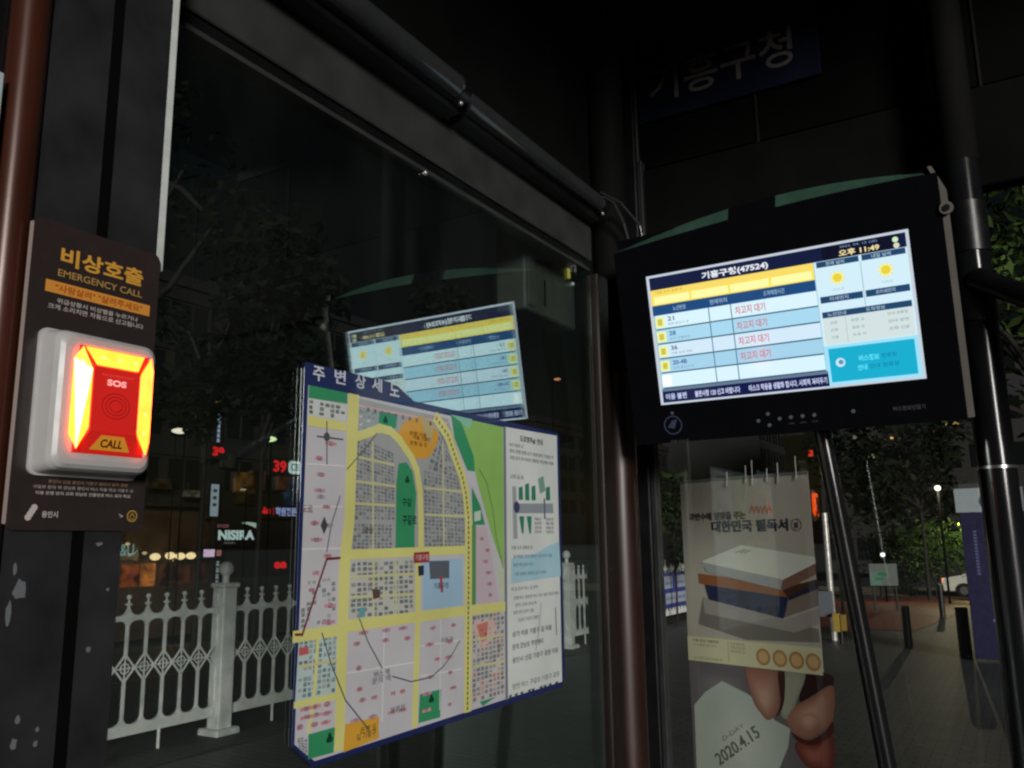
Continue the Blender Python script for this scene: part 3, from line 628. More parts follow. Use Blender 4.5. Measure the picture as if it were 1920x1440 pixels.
slab(a, [(L2+.01, -.10), (W2-.02, -.10), (W2-.02, .565), (L2+.01, .545)], -.16, -.02, M_bez)
a.build('back_case', tv)
a = MB(); N_ = 20
# front bezel: plate with a window for the screen and a slightly arched top
def topv(u): s = (u-L2)/(W2-L2); return .505+.045*math.sin(math.pi*min(1, s*.62+.0))+.0
vt = [topv(L2+(W2-L2)*i/N_) for i in range(N_+1)]
slab(a, [(L2, -.121), (W2, -.119), (W2, -.004), (L2, -.004)], -.02, 0, M_bez)
slab(a, [(L2, -.004), (-.004, -.004), (-.004, TH+.004), (L2, TH+.004)], -.02, 0, M_bez)
slab(a, [(TW+.004, -.004), (W2, -.004), (W2, TH+.004), (TW+.004, TH+.004)], -.02, 0, M_bez)
slab(a, [(L2, TH+.004), (W2, TH+.004)]+[(L2+(W2-L2)*i/N_, vt[i]) for i in range(N_, -1, -1)], -.02, 0, M_bez)
a.build('bezel', tv)
a = MB()   # arched hood edge above the bezel, its green glint of light painted into the colour
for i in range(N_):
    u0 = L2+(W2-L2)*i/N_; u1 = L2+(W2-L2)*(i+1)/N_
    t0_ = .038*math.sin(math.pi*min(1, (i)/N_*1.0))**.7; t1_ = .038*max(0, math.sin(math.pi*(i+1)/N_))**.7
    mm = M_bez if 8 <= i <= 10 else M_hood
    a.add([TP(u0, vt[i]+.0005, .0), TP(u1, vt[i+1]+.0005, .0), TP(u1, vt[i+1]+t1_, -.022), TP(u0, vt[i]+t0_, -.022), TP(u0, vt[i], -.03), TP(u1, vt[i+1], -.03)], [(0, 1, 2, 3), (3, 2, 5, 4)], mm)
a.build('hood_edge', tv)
a = MB(); slab(a, [(W2+.0005, -.115), (W2+.016, -.115), (W2+.016, .50), (W2-.012, .568), (W2-.022, .568), (W2+.0005, .50)], -.05, -.004, M_side); a.build('side_frame', tv)
a = MB(); c = TP(W2+.012, .447, .0); a.tube(c, c+TN*.012, .017, M_side, n=20); a.tube(c+TN*.012, c+TN*.016, .009, M_dark, n=16); a.build('lock', tv)
a = MB(); slab(a, [(0, 0), (TW, 0), (TW, TH), (0, TH)], -.014, -.006, emi('screen_base', (205, 228, 236), 1.0, .12))
A = Art(a, TP(0, 0, -.0055), TR*TW, TU*TH, .00012)
def RC(u0, t0, u1, t1, c, l=1): A.rect(u0, 1-t1, u1, 1-t0, scr(c), l)
def TX_(st, u0, t0, u1, t1, c, l=5, bold=.01): A.text(st, u0, 1-t1, u1, 1-t0, scr(c), l, bold)
def DS(u0, u1, t0, h, c, l=5, gap=.4): A.dashes(u0, u1, 1-t0-h, h, scr(c), l, gap)
RC(0, 0, 1, 1, (188, 196, 208), 0.5)
RC(.012, .018, .99, .985, (150, 190, 205), 1)
RC(.012, .018, .99, .115, (16, 24, 58), 2)
RC(.70, .018, .965, .115, (10, 12, 34), 2.5)
TX_('기흥구청(47524)', .235, .042, .50, .104, (222, 226, 234), 5, .035)
TX_('2022. 04. 15 (금)', .765, .030, .895, .050, (110, 140, 180)); TX_('오후 11:49', .760, .060, .90, .105, (232, 214, 160), 5, .03)
A.disc(.955, .945, .010, scr((200, 224, 180)), 5); A.disc(.957, .905, .010, scr((206, 206, 186)), 5)
RC(.012, .115, .665, .235, (238, 214, 84), 2); RC(.012, .115, .665, .160, (236, 208, 100), 3)
for i in range(4): RC(.024+i*.16, .168, .024+i*.16+.152, .226, (238, 238, 160), 4)
DS(.035, .15, .125, .022, (190, 160, 40))
RC(.012, .235, .665, .312, (26, 70, 120), 3)
for u0, u1, st in ((.10, .155, '노선번호'), (.255, .325, '현재위치'), (.47, .55, '도착예정시간')): TX_(st, u0, .255, u1, .292, (150, 180, 205))
ro = [.312, .425, .537, .65, .762, .878]; rc = [(206, 232, 242), (160, 206, 228), (200, 222, 238), (156, 200, 224), (206, 232, 246)]
rt = ['21', '28', '36', '20-4B', None]
for i in range(5):
    RC(.02, ro[i], .665, ro[i+1]-.010, rc[i], 3); RC(.02, ro[i+1]-.010, .665, ro[i+1], (46, 84, 104), 3)
    RC(.018, ro[i]+.014, .058, ro[i+1]-.018, (240, 250, 250) if i == 4 else (226, 232, 160), 4)
    if rt[i]:
        A.rect(.028, 1-ro[i+1]+.034, .048, 1-ro[i]-.03, scr((196, 184, 70)), 5)
        TX_(rt[i], .072, ro[i]+.018, .072+.011*len(rt[i])+.006, ro[i]+.052, (56, 78, 130), 5, .02); DS(.072, .16, ro[i]+.066, .020, (120, 150, 170), 5)
        TX_('차고지 대기', .352, ro[i]+.022, .47, ro[i]+.084, (196, 92, 98), 5, .015)
for u_ in (.245, .335): RC(u_, .312, u_+.004, .878, (70, 110, 130), 4)
RC(.012, .878, .672, .90, (96, 116, 140), 4)
RC(.012, .898, .672, .985, (12, 22, 70), 4)
TX_('이용 불편', .025, .918, .115, .965, (180, 190, 225), 6, .03); TX_('불편사항 120 신고 바랍니다', .15, .918, .335, .965, (190, 198, 230), 6, .03); TX_('마스크 착용을 생활화 합시다. 사회적 거리두기', .37, .918, .665, .965, (190, 198, 230), 6, .03)
RC(.668, .115, .99, .985, (200, 226, 236), 2)
for (t0_, t1_) in ((.118, .158), (.362, .408)):
    RC(.676, t0_, .826, t1_, (30, 66, 104), 3); RC(.836, t0_, .984, t1_, (30, 66, 104), 3)
RC(.676, .470, .984, .512, (30, 66, 100), 3)
for u0, t0_, st in ((.71, .124, '현재 날씨'), (.87, .124, '내일 날씨'), (.71, .370, '미세먼지'), (.87, .370, '초미세먼지'), (.695, .477, '노선안내'), (.83, .477, '도착정보')): TX_(st, u0, t0_, u0+.065, t0_+.028, (160, 186, 205), 5)
for u_ in (.745, .912):
    A.disc(u_, .755, .022, scr((236, 232, 150)), 4); A.disc(u_, .755, .016, scr((222, 200, 60)), 5)
    for k in range(10):
        t_ = k*.628; A.line([(u_+.018*math.cos(t_), .755+.033*math.sin(t_)), (u_+.027*math.cos(t_), .755+.050*math.sin(t_))], .003, scr((232, 218, 110)), 4)
    DS(u_-.02, u_+.02, .315, .02, (160, 190, 196))
RC(.829, .16, .832, .47, (150, 180, 190), 4); RC(.676, .512, .984, .700, (200, 214, 214), 3); RC(.755, .515, .757, .698, (160, 180, 186), 4)
for k in range(3):
    DS(.70, .725, .54+k*.05, .022, (140, 160, 164)); DS(.775, .82, .54+k*.05, .022, (130, 150, 156)); DS(.90, .968, .53+k*.05, .022, (130, 150, 156))
RC(.668, .706, .99, .985, (150, 214, 236), 3); RC(.682, .728, .977, .962, (22, 164, 196), 4); 
TX_('버스정보', .785, .795, .855, .838, (90, 216, 240), 6, .03); DS(.862, .915, .80, .03, (8, 120, 150), 6); TX_('안내', .778, .860, .81, .900, (90, 216, 240), 6, .03); DS(.818, .92, .862, .032, (8, 120, 150), 6)
A.disc(.72, .17, .017, scr((190, 220, 235)), 6); A.disc(.722, .172, .009, scr((90, 140, 190)), 7)
a.build('screen', tv)
a = MB(); A = Art(a, TP(0, 0, .0004), TR, TU, .0002)
bt = pr((84, 88, 92), .2)
for (x, y, s_) in ((1422, 789, 5), (1440, 776, 5), (1443, 797, 5), (1462, 785, 5), (1483, 782, 5), (1505, 780, 5), (1527, 778, 5), (1600, 771, 5)):
    a = MB(); A = Art(a, TP(0, 0, .0004), TR, TU, .0002); u_, v_ = A.px(x, y); c = TP(u_, v_, 0); a.tube(c, c+TN*.002, .0055, bt, n=14)
    if y < 783 and x > 1470 and x < 1550: A.rect(u_-.009, v_-.020, u_+.009, v_-.017, pr((40, 42, 46), .2), 1)
    a.build('button', tv)
a = MB(); A = Art(a, TP(0, 0, .0004), TR, TU, .0002)
u_, v_ = A.px(1262, 797); A.disc(u_, v_, .030, pr((34, 46, 78), .2), 1, .030, n=28); A.disc(u_, v_, .026, M_bez, 2, .026, n=28)
A.poly([(u_-.018, v_-.006), (u_-.002, v_+.014), (u_+.016, v_+.018), (u_+.004, v_-.012)], pr((34, 46, 78), .2), 3); a.build('emblem', tv); a = MB(); A = Art(a, TP(0, 0, .0004), TR, TU, .0002); A.disc(u_+.002, v_+.038, .005, pr((70, 74, 86), .2), 1, .005); a.build('indicator', tv); a = MB(); A = Art(a, TP(0, 0, .0004), TR, TU, .0002)
A.dashes(A.px(1258, 829)[0], A.px(1292, 828)[0], A.px(1275, 829)[1], .008, pr((60, 58, 60), .2), 1); A.dashes(A.px(1462, 817)[0], A.px(1508, 815)[0], A.px(1485, 817)[1], .007, pr((44, 46, 48), .2), 1)
a.build('lettering', tv); a = MB(); A = Art(a, TP(0, 0, .0004), TR, TU, .0002); u0 = A.px(1675, 767); u1 = A.px(1735, 762); A.text('버스정보단말기', u0[0], u0[1]-.006, u1[0], u0[1]+.007, pr((66, 68, 74), .2), 1, .01)
a.build('lettering', tv)
a = MB(); 
slab(a, [(.30, .15), (.46, .15), (.46, .45), (.30, .45)], -.26, -.161, M_dark); a.tube(TP(.38, .3, -.2), (-.58, 3.05, 2.66), .03, M_dark)
a.build('bracket', tv)

# ------------------------------------------------------------------ stop name sign on the fascia
a = MB(); a.box((-1.172, 2.995, 3.165), (-.462, 3.0075, 3.515), mat('name_sign_navy', (.005, .007, .022), .35, 0, .15, 6), .002)
A = Art(a, (-1.172, 2.9945, 3.165), (.71, 0, 0), (0, 0, .35), .0006)
A.text('기흥구청', .07, .20, .87, .66, mat('name_letters', (.12, .12, .11), .5, 0, .15, 30), 1, .012)
o = a.build('stop_name_sign', loc=(-.817, 3.0, 3.165)); tag(o, 'dim navy name sign with grey Korean letters high on the fascia above the display', 'sign')

# ------------------------------------------------------------------ banner behind the end glass
B0 = Vector((-1.388, 3.858, 0)); B1 = Vector((-.757, 3.644, 0)); BH = 1.768
bn = thing('standing_banner', ((B0+B1)/2), 'tall grey roll-up banner picturing a stack of books, standing behind the end glass', 'banner')
a = MB(); br = (B1-B0); bn_n = br.cross(Vector((0, 0, 1))).normalized()
if bn_n.y > 0: bn_n = -bn_n
nb_ = 60
def BPz(u, v, d): return B0+br*u+Vector((0, 0, BH*v))+bn_n*(d+.004*math.sin(u*19)*max(0, v-.8)*3)
bc = pr((196, 186, 176), 0)
a.add([B0-bn_n*.004, B1-bn_n*.004, B1+Vector((0, 0, BH))-bn_n*.004, B0+Vector((0, 0, BH))-bn_n*.004, B0, B1, B1+Vector((0, 0, BH)), B0+Vector((0, 0, BH))], [(0, 3, 2, 1), (4, 5, 6, 7), (0, 1, 5, 4), (1, 2, 6, 5), (2, 3, 7, 6), (3, 0, 4, 7)], bc)
A = Art(a, B0+bn_n*.0005, br if br.cross(Vector((0, 0, 1))).dot(bn_n) > 0 else -br, (0, 0, BH), .0004)
def BP(pts, c, l): A.pp(pts, pr(c, 0), l)
def BT(st, x0, y0, x1, y1, c, bold=.02, l=8):
    p = A.px(x0, y1); q = A.px(x1, y0); v0 = A.px((x0+x1)/2, y1)[1]; v1 = A.px((x0+x1)/2, y0)[1]; A.text(st, p[0], v0, q[0], v1, pr(c, 0), l, bold)
BT('과반수에 영향을 주는', 1293, 960, 1399, 975, (70, 43, 40), .03); BT('대한민국 필독서', 1336, 974, 1478, 997, (46, 43, 70), .035)
u_, v_ = A.px(1494, 984); A.line([(u_+.035*math.cos(k*math.pi/10), v_+.0135*math.sin(k*math.pi/10)) for k in range(21)], .003, pr((109, 64, 79), 0), 8); BT('1', 1491, 979, 1497, 990, (109, 64, 79), .01)
for k in range(5): A.pl([(1408+k*8, 962), (1412+k*8, 948), (1416+k*8, 960)], .004, pr((229, 130, 91), 0), 8)
# the picture: stack of books
BP([(1318, 1120), (1535, 1180), (1538, 1205), (1400, 1200), (1310, 1170)], (130, 124, 115), 1)
BP([(1317, 1052), (1390, 1022), (1528, 1044), (1530, 1056), (1467, 1094), (1318, 1062)], (241, 241, 229), 5)
BP([(1317, 1054), (1467, 1086), (1465, 1106), (1325, 1072)], (181, 184, 187), 6); BP([(1467, 1088), (1530, 1056), (1530, 1078), (1466, 1108)], (142, 103, 88), 6)
BP([(1310, 1075), (1420, 1090), (1535, 1094), (1490, 1122), (1312, 1094)], (160, 97, 55), 4); BP([(1466, 1104), (1535, 1085), (1535, 1098), (1478, 1122)], (79, 46, 37), 5)
BP([(1322, 1096), (1478, 1120), (1470, 1160), (1330, 1124)], (31, 40, 82), 5); BP([(1478, 1124), (1535, 1104), (1535, 1136), (1472, 1158)], (142, 127, 118), 5); BP([(1478, 1120), (1535, 1092), (1535, 1104), (1480, 1126)], (40, 40, 70), 6)
BP([(1318, 1122), (1340, 1124), (1470, 1162), (1536, 1140), (1536, 1170), (1490, 1186), (1322, 1150)], (172, 163, 160), 3)
for k in range(3): A.pl([(1380+k*8, 1036+k*1), (1398+k*5, 1030+k)], .003, pr((130, 130, 130), 0), 8)
# cream strip with four round badges
lv = A.px(1420, 1204)[1]; lw_ = A.px(1420, 1252)[1]
A.rect(0, lw_, 1, lv, pr((229, 223, 184), 0), 6)
for i in range(4):
    u_ = A.px(1432+i*31, 1235)[0]; v_ = (lv+lw_)/2-.003; A.disc(u_, v_, .052, pr((190, 142, 91), 0), 7); A.disc(u_, v_, .036, pr((229, 187, 130), 0), 8)
A.dashes(.045, .26, lv-.012, .007, pr((109, 103, 79), 0), 7); A.dashes(.045, .24, lv-.022, .006, pr((169, 163, 130), 0), 7); A.dashes(.05, .28, lw_+.005, .006, pr((160, 157, 127), 0), 7)
A.rect(.33, lw_+.004, .334, lv-.004, pr((169, 166, 139), 0), 7)
for k in range(3): A.dashes(.35, .46, lv-.012-k*.009, .006, pr((148, 151, 130), 0), 7)
# lower picture: paper with a date and a hand, printed
def smooth(pts, n=5):
    o = []; k = len(pts)
    for i in range(k):
        p0, p1, p2, p3 = pts[(i-1) % k], pts[i], pts[(i+1) % k], pts[(i+2) % k]
        for j in range(n):
            t = j/n; o.append(tuple(.5*(2*p1[q]+(p2[q]-p0[q])*t+(2*p0[q]-5*p1[q]+4*p2[q]-p3[q])*t*t+(-p0[q]+3*p1[q]-3*p2[q]+p3[q])*t**3) for q in (0, 1)))
    return o
def shade(pts, c0, c1, l, n=6, dx=0, dy=0):     # nested tones of a printed photograph
    cx = sum(p[0] for p in pts)/len(pts)+dx; cy = sum(p[1] for p in pts)/len(pts)+dy
    for i in range(n):
        f = 1-i/n*.85; t = i/(n-1); BP(smooth([(cx+(p[0]-cx)*f, cy+(p[1]-cy)*f) for p in pts]), tuple(int(c0[k]+(c1[k]-c0[k])*t) for k in range(3)), l+i*.1)
A.rect(0, 0, 1, lw_, pr((112, 104, 108), 0), 1)
shade([(1306, 1262), (1360, 1262), (1400, 1275), (1398, 1310), (1340, 1300), (1308, 1330)], (112, 104, 108), (140, 132, 136), 1.2)
BP([(1302, 1322), (1322, 1298), (1354, 1277), (1400, 1300), (1440, 1326), (1452, 1350), (1482, 1366), (1478, 1400), (1450, 1470), (1440, 1520), (1310, 1520)], (196, 202, 194), 2)
shade([(1320, 1330), (1360, 1290), (1440, 1345), (1465, 1380), (1430, 1500), (1320, 1500)], (196, 202, 194), (206, 210, 202), 2.2)
shade([(1398, 1255), (1425, 1250), (1458, 1256), (1465, 1295), (1462, 1325), (1452, 1344), (1440, 1350), (1428, 1338), (1412, 1312)], (152, 104, 86), (204, 160, 142), 4, 8, -4, 10)
BP(smooth([(1459, 1262), (1472, 1262), (1470, 1320), (1456, 1345), (1464, 1318)]), (70, 30, 20), 5)
shade([(1470, 1262), (1510, 1262), (1496, 1310), (1480, 1345), (1468, 1345), (1464, 1325)], (160, 160, 142), (202, 202, 184), 4.5, 6, -4, 0)
BP(smooth([(1513, 1262), (1560, 1266), (1560, 1290), (1530, 1300), (1500, 1316)]), (52, 26, 28), 4.6)
shade([(1562, 1286), (1562, 1350), (1540, 1372), (1515, 1386), (1488, 1374), (1472, 1345), (1488, 1325), (1520, 1308)], (160, 108, 90), (212, 164, 142), 5.2, 8, 4, -8)
shade([(1500, 1344), (1520, 1336), (1536, 1348), (1520, 1366), (1504, 1360)], (198, 146, 128), (214, 172, 156), 6.2, 4)
BP(smooth([(1486, 1374), (1515, 1388), (1545, 1374), (1562, 1352), (1562, 1376), (1530, 1396), (1500, 1392)]), (84, 34, 28), 5.3)
shade([(1494, 1392), (1530, 1396), (1562, 1380), (1562, 1440), (1520, 1440), (1498, 1416)], (120, 56, 46), (176, 104, 88), 5.1, 6, 0, 6)
p = A.px(1383, 1398); A.text('2020.4.15', p[0]-.20, p[1]-.014, p[0]+.20, p[1]+.014, pr((109, 106, 103), 0), 8, .01, rot=.62)
p = A.px(1376, 1372); A.text('D-DAY', p[0]-.1, p[1]-.005, p[0]+.1, p[1]+.005, pr((160, 163, 157), 0), 8, 0, rot=.6)
a.build('panel', bn)
a = MB(); T_ = Vector((0, 0, BH)); a.tube(B0+T_+Vector((0, 0, .004)), B1+T_+Vector((0, 0, .004)), .007, mat('alu_bar', (.4, .4, .4), .35, .6, .1)); 
a.build('top_bar', bn)
a = MB(); a.box((min(B0.x, B1.x), 3.70, .0), (max(B0.x, B1.x), 3.80, .07), mat('alu_base', (.3, .3, .3), .35, .6, .1), .01); a.build('base', bn)
for k, u_ in enumerate((.41, .56, .61, .72, .80, .93)):
    a = MB(); p = B0+br*u_+T_; a.tube(p+bn_n*.012+Vector((0, 0, -.03+.01*(k % 2))), p+bn_n*.008+Vector((0, 0, .035+.02*(k % 3))), .0025, mat('cable_tie', (.6, .6, .58), .3), n=6); a.build('tie', bn)

# ------------------------------------------------------------------ white fence
M_fen = mat('fence_white_paint', (.82, .88, .85), .5, 0, .22, 9, .1)
FXX = -5.83
def fence_post(name, y, parent):
    a = MB(); h = .07
    a.box((FXX-h, y-h, .05), (FXX+h, y+h, 1.17), M_fen, .008); a.box((FXX-.12, y-.12, 0), (FXX+.12, y+.12, .06), M_fen, .012)
    a.box((FXX-.085, y-.085, 1.171), (FXX+.085, y+.085, 1.21), M_fen, .008); a.tube((FXX, y, 1.2), (FXX, y, 1.27), .03, M_fen)
    o = a.build('post', parent)
    b = MB(); b.ball((FXX, y, 1.325), .062, M_fen, 20); b.build('ball_cap', o); return o
def fence_panel(y0, y1, parent):
    a = MB(); n = round((y1-y0)/.16); p = (y1-y0)/n; t = .014; K = 8
    def strip(lo, hi, ya, yb, k=K):
        for i in range(k):
            s0, s1 = i/k, (i+1)/k; Y0_, Y1_ = ya+(yb-ya)*s0, ya+(yb-ya)*s1
            l0, l1, h0, h1 = lo(s0), lo(s1), hi(s0), hi(s1)
            V = [(FXX+t, Y0_, l0), (FXX+t, Y1_, l1), (FXX+t, Y1_, h1), (FXX+t, Y0_, h0), (FXX-t, Y0_, l0), (FXX-t, Y1_, l1), (FXX-t, Y1_, h1), (FXX-t, Y0_, h0)]
            a.add(V, [(0, 1, 2, 3), (5, 4, 7, 6), (3, 2, 6, 7), (1, 0, 4, 5)], M_fen)
    arch = lambda s: math.sqrt(max(0, 1-(2*s-1)**2))
    for i in range(n):
        ya, yb = y0+i*p, y0+(i+1)*p
        strip(lambda s: .925+.05*arch(s), lambda s: 1.075-.065*arch(s), ya, yb)
        strip(lambda s: .155, lambda s: .285-.055*arch(s), ya, yb)
    for i in range(n+1):
        y = y0+i*p
        for (z0_, z1_) in ((.26, .535), (.725, .95)): a.box((FXX-.009, y-.010, z0_), (FXX+.009, y+.010, z1_), M_fen)
        a.tube((FXX, y, 1.07), (FXX, y, 1.13), .010, M_fen, .007, 8); a.ball((FXX, y, 1.145), .020, M_fen, 10); a.box((FXX-.015, y-.018, 1.085), (FXX+.015, y+.018, 1.10), M_fen)
        if i < n+1:
            for (dy, dz) in ((1, 1), (-1, 1), (1, -1), (-1, -1)):
                if (i == 0 and dy < 0) or (i == n and dy > 0): continue
                a.tube((FXX, y, .63+dz*.1), (FXX, y+dy*p/2, .63), .0085, M_fen, n=6)
            if 0 < i < n:
                R_n = 14; P = [(FXX, y+.036*math.cos(k*2*math.pi/R_n), .63+.036*math.sin(k*2*math.pi/R_n)) for k in range(R_n+1)]; a.path(P, .006, M_fen, 5)
                a.tube((FXX, y, .53), (FXX, y, .73), .006, M_fen, n=6)
            a.tube((FXX, max(y0, y-p/2), .63), (FXX, min(y1, y+p/2), .63), .006, M_fen, n=6)
    for y in (y0+p*3.02, y1-p*3.02): a.tube((FXX, y, 0), (FXX, y, .16), .012, M_fen, n=8)
    return a.build('railing_panel', parent)
fe = thing('roadside_fence', (FXX, 8, 0), 'white ornamental railing fence with ball-topped posts along the road behind the map', 'fence')
for i in range(6):
    y = 1.89+i*3.11; fence_post('post', y, fe)
    if i < 5: fence_panel(y+.075, y+3.11-.075, fe)
# blue notice on fence
a = MB(); nb1 = (-5.72, 13.9, .28); a.box((-5.76, 14.7, .30), (-5.745, 16.1, .93), mat('blue_notice', (.035, .06, .30), .45, 0, .1), .004)
A = Art(a, (-5.744, 14.7, .30), (0, 1.4, 0), (0, 0, .63), .002)
wv_ = pr((170, 178, 200), 0)
for (x0, y0_, x1, y1_) in ((.12, .55, .42, .9), (.55, .55, .9, .9), (.15, .12, .9, .42)): A.rect(x0, y0_, x1, y1_, wv_, 1); A.dashes(x0+.03, x1-.03, y0_+.1, .09, pr((60, 70, 130), 0), 2)
tag(a.build('notice_board', loc=(-5.75, 15.4, .30)), 'blue notice panel with white boxes tied to the white fence, left of the banner', 'notice')

# ------------------------------------------------------------------ trees
def tree(name, x, y, z0, h, cr_, n, col, label, cat='tree', group=None, leaf=.16, seed=1, trunk=True, clumps=12, flat=1.0, lean=0):
    rnd = random.Random(seed)
    o = thing(name, (x, y, z0), label, cat, group)
    tb = MB(); mt = mat('bark', (.009, .0075, .006), .8, 0, .3, 8, .4)
    top = Vector((x+lean, y, z0+h-cr_*.8))
    tb.path([(x, y, z0), (x+lean*.3, y+.05, z0+(h-cr_)*.5), tuple(top)], [.016*h*.5, .012*h*.5, .008*h*.5], mt, 10)
    cl = []
    for k in range(clumps):
        t = rnd.uniform(0, 6.283); rr = cr_*math.sqrt(rnd.uniform(.02, 1))*.8; zz = rnd.uniform(-.75, .85)*cr_*flat
        c = Vector((x+lean+rr*math.cos(t), y+rr*math.sin(t), z0+h-cr_*flat+zz)); cl.append((c, rnd.uniform(.22, .42)*cr_))
        s = Vector((x+lean*.6, y, z0+(h-cr_)*rnd.uniform(.6, 1)))
        m_ = (s+c)/2+Vector((0, 0, .1*h*rnd.uniform(-.3, .6)))
        tb.path([tuple(s), tuple(m_), tuple(c)], [.008*h, .005*h, .002*h], mt, 6)
    if trunk: tb.build('trunk', o)
    lb = MB(); ms = [mat('%s_leaf_%d' % (col[0], i), tuple(c*f for c in col[1]), .8, 0, 0, spec=.1) for i, f in enumerate((.6, 1, 1.5))]
    for _ in range(n):
        c, r = rnd.choice(cl); d = Vector((rnd.gauss(0, 1), rnd.gauss(0, 1), rnd.gauss(0, .8))); d = d.normalized()*r*rnd.uniform(.45, 1.15)
        p = c+d; s = leaf*rnd.uniform(.5, 1.2); u = Vector((rnd.gauss(0, 1), rnd.gauss(0, 1), rnd.gauss(0, .6))).normalized(); v = u.orthogonal().normalized()
        v = (v+u.cross(v)*rnd.uniform(-1, 1)).normalized()
        lb.add([p-u*s, p+v*s*.42, p+u*s, p-v*s*.42], [(0, 1, 2, 3)], rnd.choice(ms))
    lb.build('crown', o); return o
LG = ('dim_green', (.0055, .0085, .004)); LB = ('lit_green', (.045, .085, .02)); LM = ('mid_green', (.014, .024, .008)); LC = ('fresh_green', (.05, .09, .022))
GT = 'street trees across the road'
def treepx(name, px, pyc, D, h, *r, **k):
    p = far(px, pyc, D); return tree(name, p.x, p.y, GZ(p.x, p.y), h+max(0, -GZ(p.x, 0)), *r, **k)
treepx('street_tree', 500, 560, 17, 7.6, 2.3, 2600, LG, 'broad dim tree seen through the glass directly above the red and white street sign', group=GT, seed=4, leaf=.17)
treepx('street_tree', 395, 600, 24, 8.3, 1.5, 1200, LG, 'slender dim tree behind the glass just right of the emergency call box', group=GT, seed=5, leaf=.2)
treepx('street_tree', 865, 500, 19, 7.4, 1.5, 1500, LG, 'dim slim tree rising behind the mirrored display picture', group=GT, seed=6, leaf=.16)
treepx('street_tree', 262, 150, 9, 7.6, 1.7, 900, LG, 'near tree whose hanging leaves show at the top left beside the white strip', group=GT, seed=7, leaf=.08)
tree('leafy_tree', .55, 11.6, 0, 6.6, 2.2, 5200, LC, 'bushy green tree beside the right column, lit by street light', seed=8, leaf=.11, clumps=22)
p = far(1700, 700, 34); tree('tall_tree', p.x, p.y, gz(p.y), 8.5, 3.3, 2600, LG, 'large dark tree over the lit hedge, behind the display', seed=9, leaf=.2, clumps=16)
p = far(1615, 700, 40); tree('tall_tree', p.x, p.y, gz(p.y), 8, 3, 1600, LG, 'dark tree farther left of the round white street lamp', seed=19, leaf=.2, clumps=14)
p = far(1745, 1010, 38); 
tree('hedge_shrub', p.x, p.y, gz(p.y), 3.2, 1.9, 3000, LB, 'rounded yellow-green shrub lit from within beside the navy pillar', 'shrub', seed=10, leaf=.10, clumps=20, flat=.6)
p = far(1690, 1020, 41)
tree('hedge_shrub', p.x, p.y, gz(p.y), 3.0, 2.0, 2600, LM, 'dark shrub left of the yellow-green one above the red paving', 'shrub', seed=12, leaf=.11, clumps=20, flat=.6)
p = far(1262, 1000, 16)
tree('roadside_bush', p.x, p.y, 0, 2.6, 1.1, 1800, LM, 'dark leafy bush left of the banner above the blue notice', 'shrub', seed=13, leaf=.09, clumps=14, flat=.8)
p = far(1700, 1090, 33)
tree('low_bush', p.x, p.y, gz(p.y), .95, .55, 600, LG, 'low dark round bush by the edge of the red paving', 'shrub', seed=14, leaf=.06, clumps=10, flat=.8)

# ------------------------------------------------------------------ street on the right: bollards, pillar, signs, car
M_bol = mat('bollard_black', (.012, .012, .013), .35, .2, .2, 10)
def bollard(px, py, h, r, label):
    p = ongr(px, py); o = thing('bollard', p, label, 'bollard', 'bollards on the pavement')
    a = MB(); a.tube(p, p+Vector((0, 0, h-.03)), r, M_bol, n=20); a.build('shaft', o)
    a = MB(); a.tube(p+Vector((0, 0, h-.03)), p+Vector((0, 0, h)), r*1.08, mat('bollard_cap', (.16, .15, .14), .4, .4), r*.8, 20); a.build('cap', o)
bollard(1704, 1213, .56, .055, 'black bollard standing alone on the pavement right of the slanted strut')
bollard(1812, 1232, .62, .075, 'black bollard touching the left side of the navy pillar')
bollard(1768, 1157, .62, .05, 'farthest thin bollard, in front of the red paving')
pc = far(1841, 1000, 12.2); pl = thing('direction_pillar', (pc.x, pc.y, 0), 'tall navy direction pillar with white top and left arrow, behind the right column', 'sign pillar')
pu = Vector((math.cos(.08), math.sin(.08), 0)); pn = Vector((pu.y, -pu.x, 0)); Pc = Vector((pc.x, pc.y, 0))+pu*.14
def pbox(a, u0, u1, z0, z1, m, th=.2):
    a.prism([Pc+pu*u0+Vector((0, 0, z0)), Pc+pu*u1+Vector((0, 0, z0)), Pc+pu*u1+Vector((0, 0, z1)), Pc+pu*u0+Vector((0, 0, z1))], -pn, th, m)
a = MB(); pbox(a, -.36, .36, .02, 1.80, mat('pillar_navy', (.006, .006, .045), .4, 0, .1)); A = Art(a, Pc+pu*-.36+pn*.001, pu*.72, (0, 0, 1.8), .002)
vl = pr((140, 138, 190), 0); dl = pr((90, 90, 140), 0)
for k, st in enumerate('기흥구청 보건소'):
    if st != ' ': A.text(st, .34, .86-k*.065, .46, .90-k*.065, vl, 1, .02)
for k in range(14): A.rect(.17, .86-k*.022, .22, .873-k*.022, dl, 1)
A.line([(.34, .27), (.54, .27)], .02, vl, 1); A.line([(.34, .27), (.43, .30)], .02, vl, 1); A.line([(.34, .27), (.43, .24)], .02, vl, 1)
a.build('board', pl)
a = MB(); pbox(a, -.40, .36, 1.802, 2.10, mat('pillar_white', (.30, .34, .37), .5, 0, .05)); A = Art(a, Pc+pu*-.40+pn*.001, pu*.76, Vector((0, 0, 1)), .002); A.O.z = 1.802
A.disc(.47, .13, .12, mat('emblem_blue', (.03, .06, .12), .5), 1, .10); a.build('header', pl)
a = MB(); pbox(a, -.34, .34, 2.102, 2.16, mat('pillar_cap', (.03, .035, .035), .5)); a.build('cap', pl)

